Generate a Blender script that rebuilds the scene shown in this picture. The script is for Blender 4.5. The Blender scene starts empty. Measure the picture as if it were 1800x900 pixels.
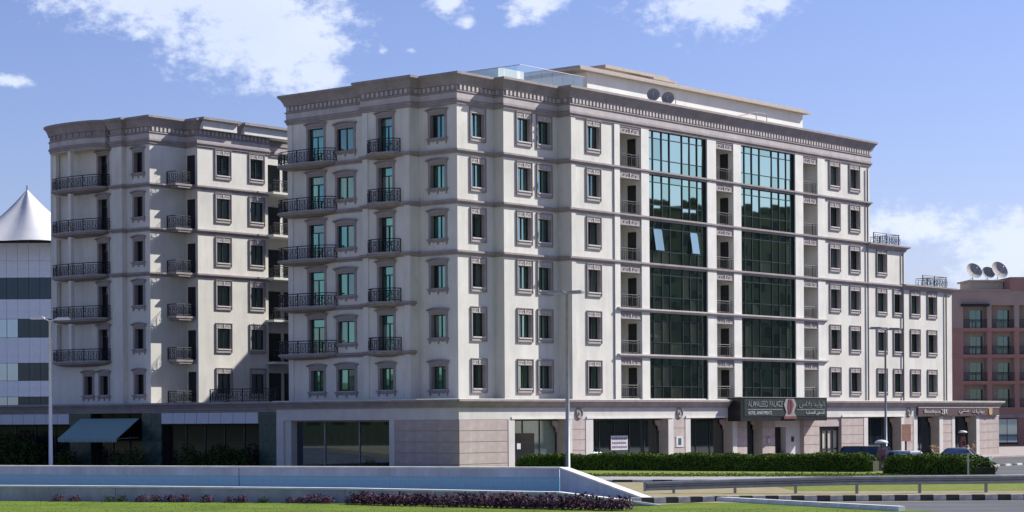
import bpy, math, random
from mathutils import Matrix, Vector
rnd = random.Random(7)
R_ = math.radians
scn = bpy.context.scene
COL = scn.collection

# ------------------------------------------------------------------ camera
cam_d = bpy.data.cameras.new("camera")
cam = bpy.data.objects.new("camera", cam_d)
COL.objects.link(cam)
cam_d.sensor_width = 36.0
cam_d.lens = 75.8
cam_d.shift_y = 0.1583
cam_d.clip_end = 9000
cam.matrix_world = Matrix.Translation((0, 0, 3.4)) @ Matrix.Rotation(R_(90), 4, 'X') @ Matrix.Rotation(R_(-0.35), 4, 'Z')
scn.camera = cam

# ------------------------------------------------------------------ sky, sun, exposure
SUN_AZ = math.atan2(0.91, 0.416)      # clockwise from +Y
SUN_EL = R_(37)
world = bpy.data.worlds.new("World")
scn.world = world
world.use_nodes = True
wn = world.node_tree.nodes
wl = world.node_tree.links
wn.clear()

def wnode(t, **k):
    n = wn.new(t)
    for a, b in k.items():
        setattr(n, a, b)
    return n

def wmath(op, a, b=None, c=None, clamp=False):
    n = wnode('ShaderNodeMath', operation=op, use_clamp=clamp)
    for i, v in enumerate((a, b, c)):
        if v is None:
            continue
        if isinstance(v, (int, float)):
            n.inputs[i].default_value = v
        else:
            wl.new(v, n.inputs[i])
    return n.outputs[0]

sky = wnode('ShaderNodeTexSky', sky_type='NISHITA', sun_disc=False)
sky.sun_elevation = SUN_EL
sky.sun_rotation = SUN_AZ
sky.altitude = 0
sky.air_density = 1.0
sky.dust_density = 0.6
sky.ozone_density = 3.0
tint = wnode('ShaderNodeMix', data_type='RGBA', blend_type='MULTIPLY')
tint.inputs[0].default_value = 1.0
wl.new(sky.outputs[0], tint.inputs[6])
tint.inputs[7].default_value = (0.84, 0.79, 1.05, 1)
geo = wnode('ShaderNodeTexCoord')
sep = wnode('ShaderNodeSeparateXYZ')
wl.new(geo.outputs['Generated'], sep.inputs[0])
az = wmath('ARCTAN2', sep.outputs[0], sep.outputs[1])
el = wmath('ARCSINE', sep.outputs[2])
comb = wnode('ShaderNodeCombineXYZ')
wl.new(az, comb.inputs[0]); wl.new(el, comb.inputs[1])
# cumulus banks by compass bearing and height above the horizon (radians): az, el, half width, half height
CLOUDS = [(-.150, .200, .060, .026, 1.15), (-.122, .184, .044, .026, 1.15), (-.104, .170, .030, .021, 1.1), (-.090, .158, .018, .014, .9), (-.145, .216, .075, .028, 1.1), (-.172, .190, .030, .010, .8),
          (-.0275, .190, .014, .009, .75), (-.020, .182, .009, .006, .6), (.012, .191, .018, .011, .8), (.003, .183, .009, .007, .6), (.100, .198, .042, .020, 1.15), (.101, .187, .022, .014, 1.0),
          (-.059, .170, .006, .006, .35), (-.229, .153, .016, .005, .65), (-.046, .169, .006, .0035, .25),
          (.187, .087, .034, .0110, .95), (.165, .083, .020, .007, .8), (.234, .076, .034, .017, 1.1), (.222, .066, .030, .012, .9), (.206, .061, .018, .008, .7),
          (.42, .15, .06, .03, 1), (.55, .10, .05, .015, 1), (-.45, .12, .07, .02, 1), (-.40, .22, .06, .03, 1), (1.1, .2, .12, .04, 1), (-1.2, .25, .15, .05, 1),
          (2.2, .3, .2, .07, 1), (-2.3, .22, .2, .06, 1), (.25, .34, .09, .03, 1), (-.3, .42, .1, .04, 1), (3.0, .35, .2, .07, 1), (1.6, .12, .12, .02, 1), (-1.7, .10, .14, .02, 1)]
mx = None
for (a, e, rx, ry, am) in CLOUDS:
    sb = wnode('ShaderNodeVectorMath', operation='SUBTRACT')
    wl.new(comb.outputs[0], sb.inputs[0]); sb.inputs[1].default_value = (a, e, 0)
    ml = wnode('ShaderNodeVectorMath', operation='MULTIPLY')
    wl.new(sb.outputs[0], ml.inputs[0]); ml.inputs[1].default_value = (1 / rx, 1 / ry, 0)
    ln = wnode('ShaderNodeVectorMath', operation='LENGTH')
    wl.new(ml.outputs[0], ln.inputs[0])
    v = wmath('SUBTRACT', am, ln.outputs['Value'])
    mx = v if mx is None else wmath('MAXIMUM', mx, v)
mpw = wnode('ShaderNodeVectorMath', operation='MULTIPLY')
wl.new(geo.outputs['Generated'], mpw.inputs[0]); mpw.inputs[1].default_value = (1, 1, 1.5)
nz1 = wnode('ShaderNodeTexNoise'); nz1.inputs['Scale'].default_value = 34; nz1.inputs['Detail'].default_value = 9; nz1.inputs['Roughness'].default_value = .62
wl.new(mpw.outputs[0], nz1.inputs['Vector'])
nz2 = wnode('ShaderNodeTexNoise'); nz2.inputs['Scale'].default_value = 13; nz2.inputs['Detail'].default_value = 5
wl.new(mpw.outputs[0], nz2.inputs['Vector'])
nz3 = wnode('ShaderNodeTexNoise'); nz3.inputs['Scale'].default_value = 120; nz3.inputs['Detail'].default_value = 6; nz3.inputs['Roughness'].default_value = .65
wl.new(mpw.outputs[0], nz3.inputs['Vector'])
dens = wmath('ADD', wmath('MAXIMUM', mx, -1.6), wmath('MULTIPLY', wmath('SUBTRACT', nz1.outputs['Fac'], .5), 1.7))
dens = wmath('ADD', dens, wmath('MULTIPLY', wmath('SUBTRACT', nz3.outputs['Fac'], .5), 1.7))
dens = wmath('ADD', dens, .12)
cov = wnode('ShaderNodeMapRange', interpolation_type='SMOOTHSTEP')
wl.new(dens, cov.inputs[0]); cov.inputs[1].default_value = 0.0; cov.inputs[2].default_value = .80
covs = wmath('MULTIPLY', cov.outputs[0], .90)
ccol = wnode('ShaderNodeMix', data_type='RGBA')
wl.new(nz2.outputs['Fac'], ccol.inputs[0])
CL = 1.0
ccol.inputs[6].default_value = (5.2, 6.0, 8.0, 1)
ccol.inputs[7].default_value = (7.0, 7.5, 8.6, 1)
skymix = wnode('ShaderNodeMix', data_type='RGBA')
wl.new(covs, skymix.inputs[0])
wl.new(tint.outputs[2], skymix.inputs[6]); wl.new(ccol.outputs[2], skymix.inputs[7])
bg = wnode('ShaderNodeBackground'); bg.inputs[1].default_value = 0.084
wl.new(skymix.outputs[2], bg.inputs[0])
wo = wnode('ShaderNodeOutputWorld'); wl.new(bg.outputs[0], wo.inputs[0])

sun_d = bpy.data.lights.new("sun", 'SUN')
sun_d.energy = 5.0
sun_d.angle = R_(.53)
sun_d.color = (1.0, .955, .88)
sun = bpy.data.objects.new("sun", sun_d)
COL.objects.link(sun)
sdir = Vector((math.sin(SUN_AZ) * math.cos(SUN_EL), math.cos(SUN_AZ) * math.cos(SUN_EL), math.sin(SUN_EL)))
sun.rotation_euler = sdir.to_track_quat('Z', 'Y').to_euler()
sun.location = (60, 60, 80)

scn.view_settings.view_transform = 'Standard'
scn.view_settings.look = 'None'
scn.view_settings.exposure = 0.66
scn.view_settings.gamma = 1
scn.render.engine = 'CYCLES'
scn.cycles.use_denoising = True
scn.cycles.max_bounces = 6
scn.cycles.caustics_reflective = False
scn.cycles.caustics_refractive = False

# ------------------------------------------------------------------ materials
MATS = {}

def mat(name, col, rough=.8, metal=0., var=.12, scale=2.0, stretch=(1, 1, 1), bump=0., bscale=30., spec=.5, col2=None, streak=0.):
    m = bpy.data.materials.new(name); m.use_nodes = True
    nt = m.node_tree; n = nt.nodes; l = nt.links
    b = n['Principled BSDF']
    b.inputs['Roughness'].default_value = rough
    b.inputs['Metallic'].default_value = metal
    b.inputs['Specular IOR Level'].default_value = spec
    tc = n.new('ShaderNodeTexCoord')
    mp = n.new('ShaderNodeMapping'); mp.inputs['Scale'].default_value = stretch
    l.new(tc.outputs['Object'], mp.inputs[0])
    no = n.new('ShaderNodeTexNoise'); no.inputs['Scale'].default_value = scale; no.inputs['Detail'].default_value = 6; no.inputs['Roughness'].default_value = .6
    l.new(mp.outputs[0], no.inputs['Vector'])
    rp = n.new('ShaderNodeValToRGB')
    c2 = col2 if col2 else tuple(max(0, c * (1 - 2 * var)) for c in col)
    c1 = col if col2 else tuple(min(1, c * (1 + var * .5)) for c in col)
    rp.color_ramp.elements[0].position = .3; rp.color_ramp.elements[0].color = (*c2, 1)
    rp.color_ramp.elements[1].position = .7; rp.color_ramp.elements[1].color = (*c1, 1)
    l.new(no.outputs['Fac'], rp.inputs[0])
    out = rp.outputs[0]
    if streak > 0:
        mp2 = n.new('ShaderNodeMapping'); mp2.inputs['Scale'].default_value = (.85, .85, .13)
        l.new(tc.outputs['Object'], mp2.inputs[0])
        ns = n.new('ShaderNodeTexNoise'); ns.inputs['Scale'].default_value = 1.6; ns.inputs['Detail'].default_value = 7; ns.inputs['Roughness'].default_value = .7
        l.new(mp2.outputs[0], ns.inputs['Vector'])
        mr = n.new('ShaderNodeMapRange'); mr.inputs[1].default_value = .30; mr.inputs[2].default_value = .66; mr.inputs[3].default_value = 1 - streak; mr.inputs[4].default_value = 1
        l.new(ns.outputs['Fac'], mr.inputs[0])
        mu = n.new('ShaderNodeMix'); mu.data_type = 'RGBA'; mu.blend_type = 'MULTIPLY'; mu.inputs[0].default_value = 1
        l.new(out, mu.inputs[6]); l.new(mr.outputs[0], mu.inputs[7]); out = mu.outputs[2]
    l.new(out, b.inputs['Base Color'])
    if bump > 0:
        nb = n.new('ShaderNodeTexNoise'); nb.inputs['Scale'].default_value = bscale; nb.inputs['Detail'].default_value = 4
        l.new(tc.outputs['Object'], nb.inputs['Vector'])
        bp = n.new('ShaderNodeBump'); bp.inputs['Strength'].default_value = bump; bp.inputs['Distance'].default_value = .05
        l.new(nb.outputs['Fac'], bp.inputs['Height']); l.new(bp.outputs[0], b.inputs['Normal'])
    MATS[name] = m
    return m

def glass(name, refl, base, fac, rough=.02, wav=.0):
    m = bpy.data.materials.new(name); m.use_nodes = True
    nt = m.node_tree; n = nt.nodes; l = nt.links
    n.clear()
    o = n.new('ShaderNodeOutputMaterial')
    g = n.new('ShaderNodeBsdfGlossy'); g.inputs['Color'].default_value = (*refl, 1); g.inputs['Roughness'].default_value = rough
    d = n.new('ShaderNodeBsdfDiffuse'); d.inputs['Color'].default_value = (*base, 1)
    tc = n.new('ShaderNodeTexCoord')
    # faint vertical folds of the curtain behind the glass
    mp = n.new('ShaderNodeMapping'); mp.inputs['Scale'].default_value = (9, 9, .3)
    l.new(tc.outputs['Object'], mp.inputs[0])
    nv = n.new('ShaderNodeTexNoise'); nv.inputs['Scale'].default_value = 1.0; nv.inputs['Detail'].default_value = 3
    l.new(mp.outputs[0], nv.inputs['Vector'])
    rp = n.new('ShaderNodeValToRGB')
    rp.color_ramp.elements[0].position = .4; rp.color_ramp.elements[0].color = (*[c * .5 for c in base], 1)
    rp.color_ramp.elements[1].position = .65; rp.color_ramp.elements[1].color = (*[c * 1.8 for c in base], 1)
    l.new(nv.outputs['Fac'], rp.inputs[0]); l.new(rp.outputs[0], d.inputs['Color'])
    if wav > 0:
        nb = n.new('ShaderNodeTexNoise'); nb.inputs['Scale'].default_value = .9; nb.inputs['Detail'].default_value = 1
        l.new(tc.outputs['Object'], nb.inputs['Vector'])
        bp = n.new('ShaderNodeBump'); bp.inputs['Strength'].default_value = wav; bp.inputs['Distance'].default_value = .03
        l.new(nb.outputs['Fac'], bp.inputs['Height']); l.new(bp.outputs[0], g.inputs['Normal'])
    mx_ = n.new('ShaderNodeMixShader'); mx_.inputs[0].default_value = fac
    l.new(d.outputs[0], mx_.inputs[1]); l.new(g.outputs[0], mx_.inputs[2]); l.new(mx_.outputs[0], o.inputs[0])
    MATS[name] = m
    return m

def striped(name, ca, cb, axis, freq, rough=.8):
    m = bpy.data.materials.new(name); m.use_nodes = True
    nt = m.node_tree; n = nt.nodes; l = nt.links
    b = n['Principled BSDF']; b.inputs['Roughness'].default_value = rough
    tc = n.new('ShaderNodeTexCoord'); sp = n.new('ShaderNodeSeparateXYZ'); l.new(tc.outputs['Object'], sp.inputs[0])
    mu = n.new('ShaderNodeMath'); mu.operation = 'MULTIPLY'; mu.inputs[1].default_value = freq; l.new(sp.outputs[axis], mu.inputs[0])
    fr = n.new('ShaderNodeMath'); fr.operation = 'FRACT'; l.new(mu.outputs[0], fr.inputs[0])
    gt = n.new('ShaderNodeMath'); gt.operation = 'GREATER_THAN'; gt.inputs[1].default_value = .5; l.new(fr.outputs[0], gt.inputs[0])
    mi = n.new('ShaderNodeMix'); mi.data_type = 'RGBA'; mi.inputs[6].default_value = (*ca, 1); mi.inputs[7].default_value = (*cb, 1)
    l.new(gt.outputs[0], mi.inputs[0]); l.new(mi.outputs[2], b.inputs['Base Color'])
    MATS[name] = m
    return m

mat('stucco', (.69, .675, .62), .9, var=.08, scale=.35, bump=.15, bscale=60, streak=.16)
mat('stucco_white', (.72, .705, .655), .9, var=.06, scale=.7, bump=.1, bscale=60, streak=.12)
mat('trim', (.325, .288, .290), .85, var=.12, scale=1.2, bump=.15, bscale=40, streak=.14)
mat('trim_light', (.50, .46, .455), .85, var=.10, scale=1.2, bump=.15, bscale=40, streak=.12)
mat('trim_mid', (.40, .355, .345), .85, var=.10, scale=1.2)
mat('trim_dark', (.27, .24, .235), .85, var=.10, scale=1.2)
mat('ornament', (.60, .57, .55), .85, var=.15, scale=6)
mat('podium_stone', (.43, .362, .342), .75, var=.10, scale=1.4, bump=.1, bscale=25, streak=.10)
mat('podium_white', (.58, .56, .54), .8, var=.07, scale=.8, streak=.10)
mat('iron', (.018, .020, .026), .5, metal=.3, var=.2)
mat('window_frame', (.014, .022, .024), .4, var=.1)
mat('roof', (.42, .40, .37), .9, var=.15)
mat('penthouse_white', (.76, .75, .71), .9, var=.05, scale=.5, streak=.06)
mat('penthouse_trim', (.44, .38, .33), .85, var=.1)
mat('marble_green', (.012, .030, .026), .25, var=.6, scale=1.6, col2=(.045, .085, .075))
mat('panel_white', (.50, .54, .60), .35, var=.04)
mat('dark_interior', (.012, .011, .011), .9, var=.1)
mat('curtain', (.050, .040, .036), .9, var=.25, scale=3, stretch=(4, 4, .2))
mat('beige', (.42, .39, .34), .8, var=.08)
mat('steel', (.50, .51, .53), .42, metal=.7, var=.1)
mat('galv', (.30, .315, .33), .5, metal=.5, var=.12, scale=3)
mat('pole_paint', (.66, .67, .68), .45, var=.06)
mat('asphalt', (.125, .13, .143), .9, spec=.15, var=.22, scale=.5, stretch=(.25, 1.6, 1), bump=.2, bscale=60)
mat('slip_concrete', (.30, .30, .295), .9, var=.10, scale=.6, bump=.1)
mat('paving', (.36, .31, .285), .85, var=.12, scale=1.5)
mat('sand', (.40, .34, .26), .95, var=.15, scale=.05)
mat('dirt', (.34, .27, .20), .95, spec=.1, var=.25, scale=1.2, col2=(.20, .20, .09), bump=.3, bscale=20)
mat('lawn', (.150, .215, .034), .95, spec=.05, scale=.33, col2=(.088, .128, .026), bump=.5, bscale=40)
mat('verge', (.20, .235, .065), .95, spec=.05, scale=1.6, col2=(.12, .165, .035), bump=.5, bscale=30)
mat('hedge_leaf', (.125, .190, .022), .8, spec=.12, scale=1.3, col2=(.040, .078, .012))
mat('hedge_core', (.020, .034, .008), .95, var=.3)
mat('purple_leaf', (.120, .050, .075), .7, spec=.15, scale=5, col2=(.055, .028, .045))
mat('bush_leaf', (.050, .085, .022), .8, spec=.1, scale=3, col2=(.016, .034, .010))
mat('stem', (.06, .045, .03), .9)
mat('kerb_black', (.022, .023, .026), .8, scale=3, col2=(.075, .075, .078))
mat('kerb_white', (.56, .56, .55), .85, var=.28, scale=2.5)
mat('kerb_brown', (.22, .15, .12), .85, var=.2, scale=3)
mat('wall_paint', (.52, .61, .77), .8, var=.10, scale=.6, streak=.25, bump=.2, bscale=25)
mat('wall_grey', (.50, .50, .51), .8, var=.14, scale=.7, streak=.28, bump=.25, bscale=25)
mat('coping', (.76, .75, .73), .8, var=.12, scale=1.5)
mat('awning_edge', (.20, .31, .30), .8)
striped('awning', (.13, .235, .22), (.30, .42, .40), 0, 4.5)
mat('sign_black', (.014, .016, .018), .35, var=.2)
mat('sign_green', (.030, .048, .046), .35, var=.2)
mat('sign_mauve', (.085, .050, .055), .5, var=.1)
mat('letter_silver', (.27, .29, .29), .4, metal=.2)
mat('letter_white', (.50, .50, .52), .5)
mat('emblem_red', (.16, .035, .045), .5)
mat('emblem_grey', (.28, .26, .26), .5)
mat('gold', (.48, .33, .17), .5)
mat('red_wall', (.36, .20, .175), .9, var=.08, scale=.4)
mat('tan_wall', (.38, .295, .26), .9, var=.08, scale=.4)
mat('red_recess', (.42, .35, .32), .9, var=.08)
mat('cream', (.58, .50, .39), .85, var=.06)
mat('dish', (.46, .46, .47), .6, var=.08)
mat('dish_grey', (.30, .30, .30), .8, var=.08)
mat('dish_shaded', (.25, .25, .26), .6)  # shade on the backs of the hotel dishes, put into the colour
mat('panel_metal', (.86, .88, .92), .4, metal=0, var=.05)
mat('tent', (.60, .60, .61), .7, var=.05, scale=.5)
mat('tyre', (.015, .015, .015), .8)
mat('car_black', (.010, .011, .014), .2, spec=.6)
mat('car_white', (.72, .73, .74), .25, spec=.6)
mat('car_silver', (.34, .37, .41), .25, metal=.5)
mat('lamp_lens', (.75, .77, .78), .2)
mat('meter_red', (.20, .085, .075), .6, var=.1)
mat('sign_orange', (.62, .30, .20), .6)
mat('sign_teal', (.02, .09, .07), .5)
mat('paper', (.56, .55, .60), .7)
mat('ink', (.16, .13, .20), .7)
mat('olive_facade', (.22, .22, .14), .9, var=.2, scale=.15)
mat('brown_facade', (.12, .12, .07), .9, var=.2, scale=.15)
mat('glass_dark', (.01, .012, .014), .08, spec=.6, var=.1)
glass('glass_cw', (.45, .62, .51), (.014, .022, .020), .90, wav=.06)
glass('glass_cw_curtain', (.45, .62, .51), (.075, .085, .07), .72, wav=.05)
glass('glass_cw_dull', (.38, .57, .45), (.010, .016, .015), .84, wav=.10)
glass('glass_shade_blind', (.30, .50, .44), (.13, .17, .15), .38)
glass('glass_win', (.34, .55, .50), (.014, .018, .020), .62)
glass('glass_blind', (.34, .55, .50), (.10, .105, .10), .50)
glass('glass_dim', (.30, .45, .42), (.006, .008, .009), .45)
glass('glass_shade', (.30, .58, .50), (.030, .085, .070), .45)
glass('glass_shop', (.40, .50, .62), (.012, .015, .022), .30)
glass('glass_tent', (.42, .55, .66), (.008, .013, .020), .10)
glass('glass_sky', (.50, .66, .80), (.05, .09, .13), .60)
glass('glass_car', (.40, .48, .56), (.010, .012, .015), .13)
glass('glass_car_pale', (.62, .70, .80), (.02, .024, .03), .42)
glass('glass_red', (.40, .60, .58), (.02, .03, .03), .35)

def glass_clear(name):
    m = bpy.data.materials.new(name); m.use_nodes = True
    n = m.node_tree.nodes; l = m.node_tree.links
    n.clear()
    o = n.new('ShaderNodeOutputMaterial'); t = n.new('ShaderNodeBsdfTransparent'); t.inputs[0].default_value = (.72, .86, .84, 1)
    g = n.new('ShaderNodeBsdfGlossy'); g.inputs['Roughness'].default_value = .03; g.inputs[0].default_value = (.8, .9, .9, 1)
    x = n.new('ShaderNodeMixShader'); x.inputs[0].default_value = .22
    l.new(t.outputs[0], x.inputs[1]); l.new(g.outputs[0], x.inputs[2]); l.new(x.outputs[0], o.inputs[0])
    MATS[name] = m
glass_clear('glass_clear')

def tile_mat():
    m = bpy.data.materials.new('blue_tile'); m.use_nodes = True
    n = m.node_tree.nodes; l = m.node_tree.links
    b = n['Principled BSDF']; b.inputs['Roughness'].default_value = .35
    tc = n.new('ShaderNodeTexCoord')
    sp = n.new('ShaderNodeSeparateXYZ'); l.new(tc.outputs['Object'], sp.inputs[0])
    cb = n.new('ShaderNodeCombineXYZ'); l.new(sp.outputs[0], cb.inputs[0]); l.new(sp.outputs[2], cb.inputs[1])
    br = n.new('ShaderNodeTexBrick'); br.offset = 0; br.inputs['Scale'].default_value = 1
    br.inputs['Brick Width'].default_value = .2; br.inputs['Row Height'].default_value = .2; br.inputs['Mortar Size'].default_value = .012
    br.inputs['Color1'].default_value = (.19, .43, .62, 1); br.inputs['Color2'].default_value = (.21, .46, .66, 1); br.inputs['Mortar'].default_value = (.26, .48, .64, 1)
    l.new(cb.outputs[0], br.inputs['Vector']); l.new(br.outputs[0], b.inputs['Base Color'])
    MATS['blue_tile'] = m
tile_mat()

# ------------------------------------------------------------------ mesh helpers
class MB:
    def __init__(s):
        s.v = []; s.f = []
    def quad(s, a, b, c, d):
        i = len(s.v); s.v += [a, b, c, d]; s.f.append((i, i + 1, i + 2, i + 3)); return s
    def tri(s, a, b, c):
        i = len(s.v); s.v += [a, b, c]; s.f.append((i, i + 1, i + 2)); return s
    def box(s, x0, x1, y0, y1, z0, z1):
        i = len(s.v)
        s.v += [(x0, y0, z0), (x1, y0, z0), (x1, y1, z0), (x0, y1, z0), (x0, y0, z1), (x1, y0, z1), (x1, y1, z1), (x0, y1, z1)]
        s.f += [(i, i + 3, i + 2, i + 1), (i + 4, i + 5, i + 6, i + 7), (i, i + 1, i + 5, i + 4), (i + 1, i + 2, i + 6, i + 5), (i + 2, i + 3, i + 7, i + 6), (i + 3, i, i + 4, i + 7)]
        return s
    def prism(s, poly, z0, z1):
        i = len(s.v); n = len(poly)
        s.v += [(p[0], p[1], z0) for p in poly] + [(p[0], p[1], z1) for p in poly]
        s.f.append(tuple(range(i + n - 1, i - 1, -1))); s.f.append(tuple(range(i + n, i + 2 * n)))
        for k in range(n):
            k2 = (k + 1) % n
            s.f.append((i + k, i + k2, i + n + k2, i + n + k))
        return s
    def xzprism(s, poly, y0, y1):       # polygon in x,z (ccw seen from -y), extruded along y
        i = len(s.v); n = len(poly)
        s.v += [(p[0], y0, p[1]) for p in poly] + [(p[0], y1, p[1]) for p in poly]
        s.f.append(tuple(range(i, i + n))); s.f.append(tuple(range(i + 2 * n - 1, i + n - 1, -1)))
        for k in range(n):
            k2 = (k + 1) % n
            s.f.append((i + k2, i + k, i + n + k, i + n + k2))
        return s
    def sweep(s, path, prof, closed=False):
        """plan path (outside on the right of travel), profile of (offset out, z)."""
        n = len(path); rows = []
        for k in range(n):
            p = Vector(path[k])
            def nrm(a, b):
                dd = (Vector(b) - Vector(a)).normalized(); return Vector((dd.y, -dd.x))
            if closed or 0 < k < n - 1:
                n1 = nrm(path[k - 1], path[k]); n2 = nrm(path[k], path[(k + 1) % n])
                m_ = n1 + n2
                m_ = m_ / max(.25, (1 + n1.dot(n2)))
            elif k == 0:
                m_ = nrm(path[0], path[1])
            else:
                m_ = nrm(path[-2], path[-1])
            rows.append([(p.x + m_.x * o, p.y + m_.y * o, z) for o, z in prof])
        i = len(s.v); q = len(prof)
        for r in rows:
            s.v += r
        for k in range(n if closed else n - 1):
            k2 = (k + 1) % n
            for j in range(q - 1):
                s.f.append((i + k * q + j, i + k2 * q + j, i + k2 * q + j + 1, i + k * q + j + 1))
        if not closed:
            s.f.append(tuple(i + j for j in range(q - 1, -1, -1)) if False else tuple(i + j for j in range(q)))
            s.f.append(tuple(i + (n - 1) * q + j for j in range(q - 1, -1, -1)))
        return s
    def tube(s, pts, r, n=6, cap=True):
        pts = [Vector(p) for p in pts]; m = len(pts); i = len(s.v)
        rr = r if isinstance(r, (list, tuple)) else [r] * m
        up0 = Vector((0, 0, 1))
        for k, p in enumerate(pts):
            t = (pts[min(k + 1, m - 1)] - pts[max(k - 1, 0)]).normalized()
            u = t.cross(up0 if abs(t.z) < .9 else Vector((1, 0, 0))).normalized(); w = t.cross(u)
            for j in range(n):
                a = 2 * math.pi * j / n
                q = p + (u * math.cos(a) + w * math.sin(a)) * rr[k]
                s.v.append(tuple(q))
        for k in range(m - 1):
            for j in range(n):
                j2 = (j + 1) % n
                s.f.append((i + k * n + j, i + k * n + j2, i + (k + 1) * n + j2, i + (k + 1) * n + j))
        if cap:
            s.f.append(tuple(range(i, i + n))); s.f.append(tuple(range(i + (m - 1) * n + n - 1, i + (m - 1) * n - 1, -1)))
        return s
    def lathe(s, prof, n=16, c=(0, 0)):
        i = len(s.v); m = len(prof)
        for r, z in prof:
            for j in range(n):
                a = 2 * math.pi * j / n; s.v.append((c[0] + r * math.cos(a), c[1] + r * math.sin(a), z))
        for k in range(m - 1):
            for j in range(n):
                j2 = (j + 1) % n
                s.f.append((i + k * n + j, i + k * n + j2, i + (k + 1) * n + j2, i + (k + 1) * n + j))
        return s
    def mesh(s, name, m, smooth=False):
        me = bpy.data.meshes.new(name); me.from_pydata([tuple(v) for v in s.v], [], s.f); me.update()
        me.materials.append(MATS[m])
        if smooth:
            me.polygons.foreach_set('use_smooth', [True] * len(me.polygons))
        return me
    def build(s, name, m, parent=None, loc=(0, 0, 0), rz=0, smooth=False):
        return put(name, s.mesh(name, m, smooth), parent, loc, rz)

def put(name, me, parent=None, loc=(0, 0, 0), rz=0):
    o = bpy.data.objects.new(name, me); COL.objects.link(o)
    o.location = loc; o.rotation_euler = (0, 0, rz)
    if parent:
        o.parent = parent
    return o

def empty(name, label, cat, loc=(0, 0, 0), rz=0, group=None):
    o = bpy.data.objects.new(name, None); COL.objects.link(o)
    o.location = loc; o.rotation_euler = (0, 0, rz); tag(o, label, cat, group)
    return o

def tag(o, label, cat, group=None):
    o['label'] = label; o['category'] = cat
    if group:
        o['group'] = group
    return o

def struct(o):
    o['kind'] = 'structure'; return o

class Part:
    def __init__(s, name, me, kids=(), loc=(0, 0, 0), jit=0.):
        s.name = name; s.me = me; s.kids = list(kids); s.loc = loc; s.jit = jit

def place(p, parent, loc=None, rz=0):
    o = put(p.name, p.me, parent, p.loc if loc is None else loc, rz)
    if p.jit:
        o.rotation_euler = (rnd.gauss(0, p.jit), 0, rz + rnd.gauss(0, p.jit))
    if p.name == 'pane' and p.me.materials[0] == MATS['glass_win'] and rnd.random() < .35:
        o.material_slots[0].link = 'OBJECT'; o.material_slots[0].material = MATS['glass_blind' if rnd.random() < .4 else 'glass_dim']
    if p.name == 'pane' and p.me.materials[0] == MATS['glass_shade'] and rnd.random() < .28:
        o.material_slots[0].link = 'OBJECT'; o.material_slots[0].material = MATS['glass_shade_blind' if rnd.random() < .5 else 'glass_dim']
    for k in p.kids:
        place(k, o)
    return o

def wall_holes(W, z0, z1, holes, name, m, parent, loc, rz, u0=0.):
    """flat wall facing local -y from u0..W, with rectangular holes (a,b,c,d)."""
    us = sorted({u0, W, *[h[0] for h in holes], *[h[1] for h in holes]})
    zs = sorted({z0, z1, *[h[2] for h in holes], *[h[3] for h in holes]})
    us = [u for u in us if u0 <= u <= W]; zs = [z for z in zs if z0 <= z <= z1]
    mb = MB()
    for i in range(len(us) - 1):
        for j in range(len(zs) - 1):
            cu = (us[i] + us[i + 1]) / 2; cz = (zs[j] + zs[j + 1]) / 2
            if any(h[0] < cu < h[1] and h[2] < cz < h[3] for h in holes):
                continue
            mb.quad((us[i], 0, zs[j]), (us[i + 1], 0, zs[j]), (us[i + 1], 0, zs[j + 1]), (us[i], 0, zs[j + 1]))
    return mb.build(name, m, parent, loc, rz)

# ------------------------------------------------------------------ frames
TH = R_(50.5)
DX, DY = math.cos(TH), math.sin(TH)
CX0, CY0 = -3.6118, 146.0
def L2W(x, y, z=0):
    return (CX0 + DX * x - DY * y, CY0 + DY * x + DX * y, z)
LEFT = -math.pi / 2        # rotation of pieces that belong to faces looking towards local -x
GZ = -0.4                  # street level round the hotel

# ------------------------------------------------------------------ ground and roads
g = MB(); g.quad((-4000, -300, GZ), (4000, -300, GZ), (4000, 8000, GZ), (-4000, 8000, GZ))
struct(g.build('ground', 'sand'))
g = MB(); g.quad((-150, 100, GZ + .004), (150, 100, GZ + .004), (210, 260, GZ + .004), (-150, 260, GZ + .004))
struct(g.build('street', 'asphalt'))
# raised traffic island in front (z = 0), its back edge runs behind the hedge
isl = [(-120, 20), (60, 20), (60, 88.2), (45, 103), (27.6, 116.5), (27.2, 121.5), (24, 132), (.2, 147), (-6, 140), (-120, 140)]
g = MB(); g.prism(isl, GZ - .3, 0)
struct(g.build('terrain', 'dirt'))
g = MB(); g.quad((-90, 20, .004), (60, 20, .004), (60, 87.5, .004), (-90, 87.5, .004))
# ------------------------------------------------------------------ window and door parts
def surround_R(w, h, top=.40, D=.36):
    s = MB(); a = w / 2; f = .11; p = .05
    s.box(-a - f, -a, -p, .02, -.27, h + top); s.box(a, a + f, -p, .02, -.27, h + top)
    s.box(-a, a, -p - .004, .02, h, h + top)
    s.box(-a, a, -p - .004, .02, -.27, -.09)
    # reveal
    s.quad((-a, .02, 0), (-a, D, 0), (-a, D, h), (-a, .02, h)); s.quad((a, D, 0), (a, .02, 0), (a, .02, h), (a, D, h))
    s.quad((-a, .02, h), (-a, D, h), (a, D, h), (a, .02, h))
    return s

def scroll(mb, cx, cz, r, y, sg=1, turns=1.3, th=.022):
    pts = []
    n = 9
    for i in range(n + 1):
        t = i / n
        a = sg * (t * turns * 2 * math.pi); rr = r * (1 - .72 * t)
        pts.append((cx + math.cos(a) * rr * sg, y, cz + math.sin(a) * rr))
    mb.tube(pts, th, 4)

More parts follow.
